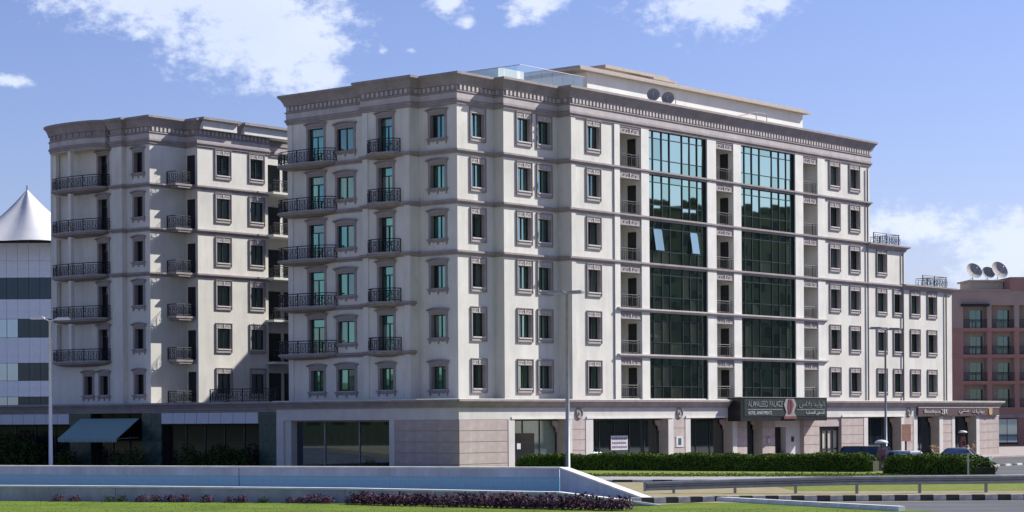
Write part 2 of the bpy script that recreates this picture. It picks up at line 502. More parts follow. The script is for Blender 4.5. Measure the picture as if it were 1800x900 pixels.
def sashes(w, h, y=.27, transom=None, two=True, mtl='glass_win', bottom=0.):
    a = w / 2
    fr = MB(); t = .055
    fr.box(-a, -a + t, y - .05, y + .02, 0, h); fr.box(a - t, a, y - .05, y + .02, 0, h)
    fr.box(-a + t, a - t, y - .05, y + .02, 0, t); fr.box(-a + t, a - t, y - .05, y + .02, h - t, h)
    top = h - t
    kids = []
    if transom:
        fr.box(-a + t, a - t, y - .052, y + .02, transom, transom + .07)
        q = MB(); q.quad((-a + t, y, transom + .07), (a - t, y, transom + .07), (a - t, y, h - t), (-a + t, y, h - t))
        kids.append(Part('pane', q.mesh('pane', mtl), jit=.004)); top = transom
    if two:
        fr.box(-.03, .03, y - .054, y + .02, t, top)
        for x0, x1 in ((-a + t, -.03), (.03, a - t)):
            q = MB(); q.quad((x0, y, t), (x1, y, t), (x1, y, top), (x0, y, top))
            kids.append(Part('pane', q.mesh('pane', mtl), jit=.005))
    else:
        q = MB(); q.quad((-a + t, y, t), (a - t, y, t), (a - t, y, top), (-a + t, y, top))
        kids.append(Part('pane', q.mesh('pane', mtl), jit=.004))
    return [Part('sash_frame', fr.mesh('sash_frame', 'window_frame'))] + kids

def ornament(w, z0, z1, y=-.055):
    o = MB(); zc = (z0 + z1) / 2; r = (z1 - z0) * .38
    for k in (-1, 1):
        scroll(o, k * w * .15, zc, r, y, k); scroll(o, k * w * .36, zc - .01, r * .85, y, -k)
    o.box(-.05, .05, y - .04, y + .01, z0 + .02, z1 - .02)
    o.box(-w / 2 + .02, w / 2 - .02, y - .02, y + .03, z0 - .035, z0 - .005)
    return o

def window_R(w=1.2, h=1.45, mtl='glass_win', D=.36):
    kids = sashes(w, h, D - .06, mtl=mtl)
    kids.append(Part('ornament', ornament(w + .1, h + .06, h + .36).mesh('ornament', 'ornament')))
    sl = MB(); sl.box(-w / 2 - .02, w / 2 + .02, -.11, D - .06, -.09, -.002)
    kids.append(Part('sill', sl.mesh('sill', 'ornament')))
    bd = MB(); a = w / 2; f = .11; b = .055; top = .40
    bd.box(-a - f - b, -a - f, -.10, .02, -.27 - b, h + top + b); bd.box(a + f, a + f + b, -.10, .02, -.27 - b, h + top + b)
    bd.box(-a - f, a + f, -.103, .02, h + top, h + top + b); bd.box(-a - f, a + f, -.103, .02, -.27 - b, -.27)
    kids.append(Part('bead', bd.mesh('bead', 'trim_dark')))
    return Part('window', surround_R(w, h, D=D).mesh('window', 'trim_mid'), kids)

def hood_poly(w, z, rise, e=.0):
    pts = [(-w / 2, z)] + [(w / 2, z)]
    n = 8
    for i in range(n + 1):
        t = i / n
        x = w / 2 - w * t
        pts.append((x, z + .12 + rise * (1 - (2 * t - 1) ** 2)))
    return pts

def surround_L(w, h, sill=True, D=.42):
    s = MB(); a = w / 2; f = .20; p = .05
    z0 = -.04 if sill else 0
    s.box(-a - f, -a, -p, .02, z0, h + .16); s.box(a, a + f, -p, .02, z0, h + .16)
    s.box(-a, a, -p - .004, .02, h, h + .16)
    s.quad((-a, .02, 0), (-a, D, 0), (-a, D, h), (-a, .02, h)); s.quad((a, D, 0), (a, .02, 0), (a, .02, h), (a, D, h))
    s.quad((-a, .02, h), (-a, D, h), (a, D, h), (a, .02, h))
    if sill:
        s.quad((-a, D, 0), (-a, .02, 0), (a, .02, 0), (a, D, 0))
    return s

def hood_L(w, h):
    o = MB()
    o.xzprism(hood_poly(w + .46, h + .16, .13), -.10, .02)
    # cap moulding that follows the arch
    W = w + .70; n = 8
    for i in range(n):
        def P(t):
            return (W / 2 - W * t, h + .29 + .14 * (1 - (2 * t - 1) ** 2))
        (xa, za), (xb, zb) = P(i / n), P((i + 1) / n)
        o.xzprism([(xb, zb), (xa, za), (xa, za + .09), (xb, zb + .09)], -.20, .02)
    return o

def sill_L(w):
    o = MB(); W = w + .60
    o.box(-W / 2, W / 2, -.17, .02, -.12, -.041); o.box(-W / 2 + .06, W / 2 - .06, -.10, .02, -.22, -.12)
    for c in (-W / 2 + .16, 0, W / 2 - .16):
        o.xzprism([(c - .11, -.22), (c, -.46), (c + .11, -.22)], -.08, .02)
    o.xzprism([(-W / 2 + .27, -.22), (-W / 4 + .08, -.30), (-.11, -.22)], -.06, .02)
    o.xzprism([(.11, -.22), (W / 4 - .08, -.30), (W / 2 - .27, -.22)], -.06, .02)
    return o

def window_L(w=1.3, h=1.52, mtl='glass_shade', D=.42):
    k = sashes(w, h, D - .06, mtl=mtl)
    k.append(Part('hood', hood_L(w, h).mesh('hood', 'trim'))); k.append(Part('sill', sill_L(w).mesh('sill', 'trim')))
    return Part('window', surround_L(w, h, True, D).mesh('window', 'trim'), k)

def door_L(w=1.2, h=2.45, mtl='glass_shade', D=.42):
    k = sashes(w, h, D - .06, transom=h - .62, mtl=mtl)
    k.append(Part('hood', hood_L(w, h).mesh('hood', 'trim')))
    return Part('balcony_door', surround_L(w, h, False, D).mesh('balcony_door', 'trim'), k)

def railing(path, h=.92, z=0., scrolls=True, step=.24, th=.020):
    m = MB(); P = [Vector((p[0], p[1], 0)) for p in path]
    m.tube([(p.x, p.y, z + h) for p in P], .032, 4); m.tube([(p.x, p.y, z + .10) for p in P], .022, 4); m.tube([(p.x, p.y, z + h - .16) for p in P], .018, 4)
    L = [0]
    for a, b in zip(P, P[1:]):
        L.append(L[-1] + (b - a).length)
    def at(s):
        for i in range(len(P) - 1):
            if s <= L[i + 1] + 1e-6:
                t = (s - L[i]) / max(1e-6, L[i + 1] - L[i]); return P[i].lerp(P[i + 1], t), (P[i + 1] - P[i]).normalized()
        return P[-1], (P[-1] - P[-2]).normalized()
    n = max(2, int(L[-1] / step))
    for k in range(n + 1):
        p, t = at(L[-1] * k / n)
        r = .034 if k % 7 == 0 else th * .7
        top = h if k % 7 == 0 else h - .16
        m.box(p.x - r, p.x + r, p.y - r, p.y + r, z + (.0 if k % 7 == 0 else .10), z + top)
    if scrolls:
        ns = max(1, int(L[-1] / .42))
        for k in range(ns):
            p, t = at(L[-1] * (k + .5) / ns)
            for zc, r in ((z + .34, .15), (z + .60, .10)):
                pts = []
                for i in range(8):
                    a = i / 7 * 2 * math.pi
                    q = p + t * (math.cos(a) * r); pts.append((q.x, q.y, zc + math.sin(a) * r))
                m.tube(pts, .020, 3, False)
    return m

def bow(y0, y1, depth, n=12, x0=0., pw=.62):
    """bowed plan outline on a face looking to -x, from y1 to y0"""
    pts = []
    for i in range(n + 1):
        a = math.pi * i / n
        yy = (y0 + y1) / 2 + (y1 - y0) / 2 * math.cos(a)
        pts.append((x0 - depth * (math.sin(a) ** pw), yy))
    return pts

def slab_parts(path, zt=0., inner=None):
    """bowed slab with a stepped, tapering underside; path runs along the outer edge"""
    m = MB(); c = inner
    prof = [(1.0, 0), (1.0, -.14), (.93, -.17), (.93, -.24), (.70, -.34), (.35, -.42)]
    rows = []
    for f, z in prof:
        rows.append([(c[0] + (p[0] - c[0]) * f, c[1] + (p[1] - c[1]) * (.2 * 1 + .8 * f if f < 1 else 1), zt + z) for p in path])
    n = len(path); i = len(m.v)
    for r in rows:
        m.v += r
    for k in range(len(rows) - 1):
        for j in range(n - 1):
            m.f.append((i + k * n + j, i + (k + 1) * n + j, i + (k + 1) * n + j + 1, i + k * n + j + 1))
    m.f.append(tuple(range(i, i + n))); m.f.append(tuple(range(i + (len(rows) - 1) * n + n - 1, i + (len(rows) - 1) * n - 1, -1)))
    return m

# ------------------------------------------------------------------ the hotel
LV = [4.7, 7.95, 11.33, 14.72, 18.17, 21.6]
WZ = [5.46, 9.00, 12.38, 15.77, 19.22, 22.65]     # window sills on the sunny faces
CORN = [(0, 24.72), (.10, 24.72), (.12, 24.86), (.20, 24.94), (.20, 25.06), (.10, 25.10), (.12, 25.52), (.19, 25.56), (.19, 25.63), (.10, 25.65), (.10, 26.02),
        (.20, 26.04), (.21, 26.10), (.28, 26.30), (.39, 26.50), (.53, 26.66), (.56, 26.67), (.56, 26.83), (.25, 26.85), (-.35, 26.85), (-.35, 26.0)]
COURSE = [(0, -.20), (.06, -.20), (.08, -.10), (.18, -.04), (.21, -.02), (.21, .10), (.05, .13), (0, .14)]
def course(z):
    return [(o, z + d) for o, d in COURSE]

hotel = empty('hotel_building', 'seven storey white corner hotel with grey cornice and two tall green glass bays', 'building', L2W(0, 0, 0), TH)

def dentils(path, z0=25.69, z1=26.00, step=.40, w=.21, o0=.09, o1=.19, lo=None):
    m = MB()
    for a, b in zip(path, path[1:]):
        a = Vector(a); b = Vector(b); t = (b - a); L = t.length; t = t / L; nn = Vector((t.y, -t.x))
        n = int((L - .1) / step)
        for k in range(n):
            c = a + t * (L * (k + .5) / n)
            p = [c - t * w / 2 + nn * o0, c - t * w / 2 + nn * o1, c + t * w / 2 + nn * o1, c + t * w / 2 + nn * o0]
            m.prism([(q.x, q.y) for q in p], z0, z1)
    return m

# plan of the outside, travelling so that the outside is on the right: start far left of the left face
XT = 51.6
MAIN = [(0.0, 16.18), (0.0, 7.91), (-.9, 7.91), (-.9, 3.47), (0.0, 3.47), (0.0, 0.0), (3.9, 0.0), (3.9, -.85), (9.93, -.85), (9.93, -1.95), (XT, -1.95), (XT, 16.18)]
MB().sweep(MAIN + [], CORN, closed=True).build('cornice', 'trim', hotel)
dd = dentils(MAIN[:-1]).build('dentil_row', 'trim_light', hotel); dd['kind'] = 'stuff'
m = MB(); m.sweep(MAIN, [(.108, 25.115), (.128, 25.505)], closed=True)
m.build('frieze', 'trim_light', hotel)
m = MB(); m.prism(MAIN, 26.0, 26.05); m.build('roof', 'roof', hotel)
# string courses
WING1 = 57.6; WING2 = 66.2
for z in (LV[5], LV[4]):
    MB().sweep(MAIN[:-1] + [(XT, 8)], course(z)).build('string_course', 'trim', hotel)
P3 = MAIN[:10] + [(WING1, -1.95), (WING1, 8)]
MB().sweep(MAIN[:10] + [(WING2, -1.95), (WING2, 8)], course(LV[3])).build('string_course', 'trim', hotel)
for z in (LV[2], LV[1]):
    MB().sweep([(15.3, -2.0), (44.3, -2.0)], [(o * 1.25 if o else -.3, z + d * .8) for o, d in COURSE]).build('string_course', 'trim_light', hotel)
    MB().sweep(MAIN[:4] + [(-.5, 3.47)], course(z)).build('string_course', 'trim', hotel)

# --- left face (in the shade)
wA = window_L(1.3, 1.55); wC = window_L(1.62, 1.55, D=.24); dB = door_L(1.3, 2.45, D=.40); dC = door_L(1.5, 2.45, D=.28); wB0 = window_L(1.25, 1.5, D=.36)
def left_wall(x0, ya, yb, items, m='stucco', parent=hotel, z0=4.4, z1=24.8):
    """face at x=x0 from y=ya (viewer right) to y=yb (viewer left); items (part, y centre, z bottom, w, h)"""
    holes = [(yb - y - w / 2, yb - y + w / 2, z, z + h) for (p, y, z, w, h) in items]
    wall_holes(yb - ya, z0, z1, holes, 'wall', m, parent, (x0, yb, 0), LEFT)
    for (p, y, z, w, h) in items:
        place(p, parent, (x0, y, z), LEFT)
def right_wall(y0, xa, xb, items, m='stucco', parent=hotel, z0=4.4, z1=24.8, extra=()):
    holes = [(x - w / 2, x + w / 2, z, z + h) for (p, x, z, w, h) in items] + list(extra)
    wall_holes(xb, z0, z1, holes, 'wall', m, parent, (0, y0, 0), 0, u0=xa)
    for (p, x, z, w, h) in items:
        place(p, parent, (x, y0, z), 0)
itA = [(wA, 1.75, (L + .98 if i else 5.4), 1.3, 1.55) for i, L in enumerate(LV)]
left_wall(0, 0, 3.47, itA)
itB = [((dB if i else wB0), 5.75, (L + .16 if i else 5.4), (1.3 if i else 1.25), (2.45 if i else 1.5)) for i, L in enumerate(LV)]
left_wall(-.9, 3.47, 7.91, itB)
itC = [(wC, 10.45, (L + .83 if i else 5.38), 1.62, 1.55) for i, L in enumerate(LV)]
itC += [((dC if i else wB0), 13.35, (L + .16 if i else 5.38), (1.5 if i else 1.25), (2.45 if i else 1.5)) for i, L in enumerate(LV)]
left_wall(0, 7.91, 16.18, itC)
# returns, back, end walls
m = MB()
m.quad((-.9, 3.47, 4.4), (0, 3.47, 4.4), (0, 3.47, 24.8), (-.9, 3.47, 24.8))
m.quad((0, 7.91, 4.4), (-.9, 7.91, 4.4), (-.9, 7.91, 24.8), (0, 7.91, 24.8))
m.quad((3.9, 0, 4.4), (3.9, -.85, 4.4), (3.9, -.85, 24.8), (3.9, 0, 24.8))
m.quad((9.93, -.85, 4.4), (9.93, -1.95, 4.4), (9.93, -1.95, 24.8), (9.93, -.85, 24.8))
m.quad((XT, 16.18, 4.4), (0, 16.18, 4.4), (0, 16.18, 24.8), (XT, 16.18, 24.8))
m.quad((XT, -1.95, 18.1), (XT, 16.18, 18.1), (XT, 16.18, 24.8), (XT, -1.95, 24.8))
m.quad((WING1, -1.95, 14.6), (WING1, 14, 14.6), (WING1, 14, 18.0), (WING1, -1.95, 18.0))
m.quad((WING2, -1.95, 4.4), (WING2, 14, 4.4), (WING2, 14, 14.8), (WING2, -1.95, 14.8))
m.build('wall', 'stucco', hotel)
# slim pilaster strips on the left face
for x0, y, w in ((0, 15.95, .5), (-.9, 7.65, .5), (-.9, 3.75, .5), (0, 8.35, .35)):
    MB().box(-w / 2, w / 2, -.07, .02, 4.7, 24.70).build('pilaster', 'stucco', hotel, (x0, y, 0), LEFT)
for x, y0, w in ((10.25, -1.95, .5), (15.2, -1.95, .3)):
    MB().box(x - w / 2, x + w / 2, y0 - .06, y0 + .02, 4.7, 24.70).build('pilaster', 'stucco', hotel)

# balconies on the left face
pathC = [(0.0, 11.25), (-.35, 11.28), (-.75, 11.55), (-1.0, 12.1), (-1.1, 13.0), (-1.12, 14.2), (-1.08, 15.4), (-.95, 16.2), (-.6, 16.75), (-.1, 17.0), (.6, 17.05), (.6, 16.19)]
slabC = slab_parts(pathC[:-1] + [(.6, 16.19), (0, 16.19)], 0, (0.0, 14.3))
railC = railing([(p[0] * .93 if p[0] < 0 else p[0], 14.2 + (p[1] - 14.2) * .97) for p in pathC[:-1]], .9)
balC = Part('balcony', slabC.mesh('balcony', 'trim'), [Part('railing', railC.mesh('railing', 'iron'))])
pathB = [(-.9, 4.30), (-1.45, 4.40), (-1.75, 4.85), (-1.88, 5.75), (-1.75, 6.65), (-1.45, 7.10), (-.9, 7.2)]
slabB = slab_parts(pathB, 0, (-.9, 5.75))
railB = railing([(-.9 + (p[0] + .9) * .92, 5.75 + (p[1] - 5.75) * .94) for p in pathB], .9)
balB = Part('balcony', slabB.mesh('balcony', 'trim'), [Part('railing', railB.mesh('railing', 'iron'))])
for L in LV[1:]:
    place(balC, hotel, (0, 0, L + .14)); place(balB, hotel, (0, 0, L + .14))

# --- right faces (in the sun)
wR = window_R(1.42, 1.60); wRn = window_R(1.34, 1.60)
right_wall(0, 0, 3.9, [(wRn, 2.14, z, 1.34, 1.60) for z in WZ])
right_wall(-.85, 3.9, 9.93, [(wR, c, z, 1.42, 1.60) for z in WZ for c in (6.1, 8.35)])
# main front with two curtain-wall bays and three loggia bays
LOG = [(15.72, 18.32), (28.16, 30.52), (40.79, 43.0)]
CWB = [(19.33, 26.9), (31.64, 39.55)]
TOPS = LV[1:] + [24.85]
extra = []
for i, L in enumerate(LV):
    for a, b in LOG:
        extra.append((a, b, L + .1, TOPS[i] - .17))
    for a, b in CWB:
        extra.append((a, b, L + .1, TOPS[i] - .17))
right_wall(-1.95, 9.93, XT, [(wR, 12.62, z, 1.42, 1.60) for z in WZ] + [(wR, c, z, 1.42, 1.60) for z in WZ for c in (45.82, 49.05)], extra=extra)
right_wall(-1.95, XT, WING1, [(wR, 53.55, z, 1.42, 1.60) for z in WZ[:4]] + [(wR, 56.4, z, 1.42, 1.60) for z in WZ[:3]], z1=18.0)
right_wall(-1.95, WING1, WING2, [(wR, c, z, 1.42, 1.60) for z in WZ[:3] for c in (59.4, 62.45)], z1=14.8)
# eaves of the two stepped wings
for xa, xb, z in ((XT - .6, WING1, 18.17), (WING1 - .6, WING2, 14.88)):
    e = MB(); e.sweep([(xa, -1.95), (xb, -1.95), (xb, 14)], [(.02, z - .42), (.10, z - .42), (.14, z - .25), (.36, z - .10), (.42, z - .08), (.42, z + .03), (0, z + .05)])
    e.build('eaves', 'trim', hotel)
    MB().quad((xa, -2.2, z - .02), (xb + .2, -2.2, z - .02), (xb + .2, 14, z - .02), (xa, 14, z - .02)).build('terrace', 'roof', hotel)
    MB().quad((xb, 14, 4.4), (xa, 14, 4.4), (xa, 14, z), (xb, 14, z)).build('wall', 'stucco', hotel)
    railing([(xb - 4.9, -1.7), (xb - .4, -1.7), (xb - .4, 1.5)], 1.0, z + .05, step=.3).build('roof_railing', 'iron', hotel)
for x, zt in ((51.05, 24.5), (57.1, 17.6), (64.9, 14.4)):
    MB().tube([(x, -2.07, 4.7), (x, -2.07, zt)], .075, 6).build('downpipe', 'trim', hotel)

# pilasters between the bays
for a, b in ((18.34, 19.31), (26.92, 28.14), (30.54, 31.62), (39.57, 40.77), (43.02, 44.16), (15.05, 15.7)):
    w = .10
    MB().box(a, b, -1.95 - w, -1.93, 4.68, 24.69).build('pilaster', 'stucco_white', hotel)

def loggia(a, b, h, kind):
    W = b - a; D = 1.55
    s = MB()
    s.quad((0, D, 0), (W, D, 0), (W, D, h), (0, D, h))
    s.quad((0, 0, 0), (0, D, 0), (0, D, h), (0, 0, h)); s.quad((W, D, 0), (W, 0, 0), (W, 0, h), (W, D, h))
    s.quad((0, 0, 0), (W, 0, 0), (W, D, 0), (0, D, 0)); s.quad((0, D, h), (W, D, h), (W, 0, h), (0, 0, h))
    kids = []
    pz = h - .62
    p = MB(); p.box(.0, W, -.03, .10, pz, h - .003)
    p.box(.06, W - .06, -.07, -.03, pz + .06, pz + .11); p.box(.06, W - .06, -.07, -.03, h - .10, h - .05)
    kids.append(Part('lintel_panel', p.mesh('lintel_panel', 'trim')))
    o = ornament(W - .5, pz + .15, h - .13, -.05); o.v = [(x + W / 2, y, z) for x, y, z in o.v]
    kids.append(Part('ornament', o.mesh('ornament', 'ornament')))
    if kind < 2:
        d = MB(); d.box(W - .05, W - .005, .38, 1.12, 0, 2.25)
        kids.append(Part('door', d.mesh('door', 'glass_dark')))
    if kind == 0:
        d = MB(); d.box(.30, W * .36, D - .06, D - .01, .75, 2.2)
        kids.append(Part('side_window', d.mesh('side_window', 'glass_dark')))
    r = railing([(.03, .06), (W * .62, .06), (W - .10, .06)], .95, scrolls=False, step=.22, th=.018)
    kids.append(Part('railing', r.mesh('railing', 'iron')))
    return Part('loggia', s.mesh('loggia', 'stucco'), kids)

LGP = {}
for i, L in enumerate(LV):
    h = TOPS[i] - .17 - (L + .1)
    for k, (a, b) in enumerate(LOG):
        key = (k, round(h, 2))
        if key not in LGP:
            LGP[key] = loggia(a, b, h, (0, 1, 2)[k])
        place(LGP[key], hotel, (a, -1.95, L + .1), 0)

# curtain-wall bays: mullion grid plus single panes
unit = MB(); unit.quad((0, 0, 0), (1, 0, 0), (1, 0, 1), (0, 0, 1))
unit_me = unit.mesh('pane', 'glass_cw')
COLS = [0, .103, .252, .386, .602, .733, .867, 1.0]
for bi, (a, b) in enumerate(CWB):
    W = b - a
    cols = COLS if bi == 0 else [0, .10, .235, .375, .60, .735, .87, 1.0]
    for i, L in enumerate(LV):
        h = TOPS[i] - .17 - (L + .1)
        rows = [0, .30, .83, 1.0]
        f = MB(); t = .035
        for ci, c in enumerate(cols):
            x = c * W; tt = .09 if ci in (0, 7) else t
            f.box(max(0, x - tt), min(W, x + tt), .10, .24, 0, h)
        for r in rows:
            z = r * h; xs = [c * W for c in cols]
            for q in range(7):
                x0 = xs[q] + (.09 if q == 0 else t); x1 = xs[q + 1] - (.09 if q == 6 else t)
                f.box(x0, x1, .12, .235, max(0, z - .03), min(h, z + .03))
        f.quad((0, .26, 0), (W, .26, 0), (W, .26, h), (0, .26, h))
        f.quad((0, 0, 0), (0, .26, 0), (0, .26, h), (0, 0, h)); f.quad((W, .26, 0), (W, 0, 0), (W, 0, h), (W, .26, h))
        cw = f.build('curtain_wall', 'window_frame', hotel, (a, -1.95, L + .1))
        for q in range(7):
            for r in range(3):
                x0, x1 = cols[q] * W + t, cols[q + 1] * W - t; z0, z1 = rows[r] * h + .03, rows[r + 1] * h - .03
                o = put('pane', unit_me, cw, (x0, .17, z0)); o.scale = (x1 - x0, 1, z1 - z0)
                o.rotation_euler = (rnd.gauss(0, .0045), 0, rnd.gauss(0, .0045))
                if rnd.random() < .30:
                    o.material_slots[0].link = 'OBJECT'; o.material_slots[0].material = MATS['glass_cw_curtain' if i < 4 and rnd.random() < .6 else 'glass_cw_dull']
                if bi == 0 and i == 3 and r == 1 and q in (1, 5):      # two vents stand open, hinged at the head
                    o.location = (x0, -.12, z0 + .03); o.rotation_euler = (R_(-9), 0, 0)
                    o['label'] = 'top hung vent pane standing open'

# --- penthouse on the roof
PY = 3.0
m = MB(); m.box(18.45, 48.9, PY, 12, 26.0, 29.4); m.build('penthouse_wall', 'penthouse_white', hotel)
m = MB(); m.box(17.0, 49.4, PY - .5, 12.4, 29.4, 29.58); m.box(17.25, 49.15, PY - .25, 12.2, 29.58, 29.75); m.build('penthouse_roof', 'penthouse_trim', hotel)
m = MB(); m.box(10.6, 18.45, PY, 12, 26.0, 27.6); m.build('penthouse_wall', 'penthouse_white', hotel)
m = MB(); m.box(10.0, 20.0, PY - .45, 12.3, 27.6, 27.82); m.build('terrace_cornice', 'penthouse_trim', hotel)
m = MB(); m.box(26, 33.5, 7, 11.5, 29.75, 30.95); m.box(30.5, 33.0, 5.6, 8.5, 29.75, 30.5); m.build('stair_head', 'penthouse_white', hotel)
m = MB(); m.box(25.4, 34.0, 6.5, 12, 30.95, 31.2); m.box(30.2, 33.4, 5.3, 7.3, 30.5, 30.66); m.build('stair_head_roof', 'penthouse_trim', hotel)
m = MB(); m.box(11.6, 14.6, 6, 11, 27.82, 29.25); m.build('plant_room', 'penthouse_white', hotel)
gp = [(9.3, 11.5), (9.3, 6), (9.9, 3.2), (17.5, 2.8)]
for (a, b) in ((0, 1), (1, 2)):
    pass
m = MB()
for k in range(6):
    x0 = 10.2 + k * 1.25
    o = MB().quad((x0, 2.75, 27.86), (x0 + 1.2, 2.75, 27.86), (x0 + 1.2, 2.75, 28.85), (x0, 2.75, 28.85)).build('glass_panel', 'glass_clear', hotel)
for k in range(7):
    y0 = 3.0 + k * 1.25
    o = MB().quad((10.15, y0 + 1.2, 27.86), (10.15, y0, 27.86), (10.15, y0, 28.85), (10.15, y0 + 1.2, 28.85)).build('glass_panel', 'glass_clear', hotel)
m.tube([(10.15, 12, 28.9), (10.15, 2.75, 28.9), (17.8, 2.75, 28.9)], .03, 4); m.build('handrail', 'dish', hotel)
m = MB()
for x in (41.0, 42.6):
    m.tube([(x, 2.6, 26.0), (x, 2.6, 28.7)], .04, 5)
m.tube([(35.5, 2.6, 27.5), (41.0, 2.6, 28.7), (42.6, 2.6, 28.7)], .035, 5); m.tube([(29.4, 2.6, 26.0), (29.4, 2.6, 29.0)], .04, 5)
m.build('roof_pipe', 'trim_mid', hotel)
# connecting rear range closing the courtyard
m = MB(); m.box(30, 46, 16.2, 42, GZ, 26.4); m.build('rear_range', 'stucco', hotel)

# --- podium of the hotel
PX, PYF, PXE = -2.4, -2.1, 75.04
PT = 3.32                      # top of the shop openings
PODP = [(PX, 15.1), (PX, PYF), (PXE, PYF), (PXE, 14)]
PCORN = [(0, 4.12), (.10, 4.12), (.12, 4.22), (.34, 4.50), (.44, 4.54), (.44, 4.64), (.42, 4.69), (-.5, 4.70)]
MB().sweep(PODP, PCORN).build('podium_cornice', 'trim', hotel)
MB().sweep(PODP, [(.445, 4.655), (.455, 4.66), (.455, 4.70), (.3, 4.715)]).build('cornice_edge', 'stucco_white', hotel)
m = MB(); m.prism([(PX, 15.1), (PX, PYF), (PXE, PYF), (PXE, 14), (XT, 16.2), (30, 16.2), (30, 15.1)], 4.56, 4.66); m.build('podium_roof', 'roof', hotel)
MB().sweep(PODP, [(-.9, PT), (.02, PT), (.02, 4.125)]).build('fascia', 'podium_white', hotel)
# body behind the shop fronts
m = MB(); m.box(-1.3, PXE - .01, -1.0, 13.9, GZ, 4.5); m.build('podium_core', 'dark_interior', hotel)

def stone(x0, x1, y0, face, parent=hotel, zt=PT, first=.35):
    """a run of stone courses; face 'R' looks to -y at y0, 'L' looks to -x at x=y0 (x0..x1 are then y)."""
    z = GZ; hs = [.0 + 0.72] + [.74] * 4 + [.5]
    W = x1 - x0
    while z < zt - .05:
        h = min(.745, zt - z)
        b = MB(); b.box(0, W, -.02, .5, 0.012, h - .018)
        if face == 'R':
            b.build('stone_course', 'podium_stone', parent, (x0, y0, z))
        else:
            b.build('stone_course', 'podium_stone', parent, (y0, x1, z), LEFT)
        z += h
    b = MB(); b.box(0.01, W - .01, .02, .9, GZ, zt)
    if face == 'R':
        b.build('pier', 'trim', parent, (x0, y0, 0))
    else:
        b.build('pier', 'trim', parent, (y0, x1, 0), LEFT)

def pil(x0, x1, y0, face, parent=hotel, zt=PT):
    b = MB(); W = x1 - x0
    b.box(0, W, -.05, .98, GZ + .25, zt - .002); b.box(-.03, W + .03, -.09, .9, GZ, GZ + .25)
    if face == 'R':
        b.build('shop_pilaster', 'podium_white', parent, (x0, y0, 0))
    else:
        b.build('shop_pilaster', 'podium_white', parent, (y0, x1, 0), LEFT)

def corr(x0, x1, z0, z1, y, name, m, parent, n=None):
    c = MB(); n = n or int((x1 - x0) / .11)
    for k in range(n):
        xa = x0 + (x1 - x0) * k / n; xb = x0 + (x1 - x0) * (k + 1) / n
        ya = y + (.05 if k % 2 else -.05); yb = y + (-.05 if k % 2 else .05)
        c.quad((xa, ya, z0), (xb, yb, z0), (xb, yb, z1), (xa, ya, z1))
    c.build(name, m, parent)

def shop(x0, x1, kind, parent=hotel):
    """recessed shop front between x0 and x1 on the sunny side of the podium"""
    yb = PYF + .95; W = x1 - x0
    m = MB(); m.quad((x1 - .004, yb, GZ), (x1 - .004, PYF + .02, GZ), (x1 - .004, PYF + .02, PT), (x1 - .004, yb, PT))
    m.build('shop_reveal', 'beige', parent); m = MB(); m.quad((x0 + .004, PYF + .02, GZ), (x0 + .004, yb, GZ), (x0 + .004, yb, PT), (x0 + .004, PYF + .02, PT)); m.build('shop_reveal', 'beige', parent)
    f = MB()
    n = max(2, round(W / 1.9))
    for k in range(n + 1):
        x = x0 + .04 + (W - .08) * k / n; f.box(x - .04, x + .04, yb - .12, yb - .04, GZ + .1, PT - .12)
    f.box(x0, x1, yb - .13, yb - .035, PT - .12, PT); f.box(x0, x1, yb - .13, yb - .035, GZ, GZ + .1)
    fo = f.build('shop_window', 'window_frame', parent)
    mtl = 'glass_shop'
    if kind in ('curtain', 'beige'):
        mtl = 'glass_clear'
    for k in range(n):
        xa = x0 + .08 + (W - .08) * k / n; xb = x0 + (W - .08) * (k + 1) / n
        o = put('pane', None, None) if False else MB().quad((0, 0, 0), (xb - xa, 0, 0), (xb - xa, 0, PT - .22 - GZ), (0, 0, PT - .22 - GZ)).build('pane', mtl, fo, (xa, yb - .08, GZ + .1))
    if kind == 'curtain':
        corr(x0 + .02, x1 - .02, GZ, PT, yb + .06, 'curtain', 'curtain', parent)
    if kind == 'beige':
        MB().quad((x0, yb + .05, GZ), (x1, yb + .05, GZ), (x1, yb + .05, PT), (x0, yb + .05, PT)).build('blind', 'beige', parent)
        d = MB(); d.box(x0 + W * .13, x0 + W * .55, yb - .17, yb - .135, GZ, 2.35); d.build('shop_door', 'glass_dark', parent)
    for xc, sg in ((x0 + .01, 1), (x1 - .01, -1)):
        c = MB()
        pts = [(xc, PT - .13), (xc, PT - .95), (xc + sg * .16, PT - .95), (xc + sg * .22, PT - .60), (xc + sg * .55, PT - .42), (xc + sg * .62, PT - .13)]
        if sg < 0:
            pts = pts[::-1]
        c.xzprism(pts[::-1], yb - .36, yb - .16); c.build('corbel', 'podium_stone', parent)

stone(PX + .02, 2.69, PYF, 'R')
segs = [(2.69, 3.36, 'p'), (3.36, 9.1, 'beige'), (9.1, 9.75, 'p'), (9.75, 11.33, 's'), (11.33, 12.19, 'p'), (12.19, 21.45, 'curtain'), (21.45, 22.1, 'p'), (22.1, 23.66, 's'),
        (23.66, 24.34, 'p'), (24.34, 30.1, 'curtain'), (30.1, 30.7, 'p'), (30.7, 32.15, 's'), (32.15, 34.36, 'dark'), (34.36, 36.19, 's'), (40.56, 42.94, 's'),
        (46.47, 50.11, 's'), (50.11, 50.78, 'p'), (50.78, 56.5, 'dark'), (56.5, 57.04, 'p'), (57.04, 58.66, 's'), (58.66, 59.37, 'p'), (59.37, 63.4, 'dark'),
        (63.4, 64.06, 'p'), (64.06, 65.78, 's'), (65.78, 66.31, 'p'), (66.31, 70.45, 'dark'), (70.45, 71.05, 'p'), (71.05, 75.0, 's')]
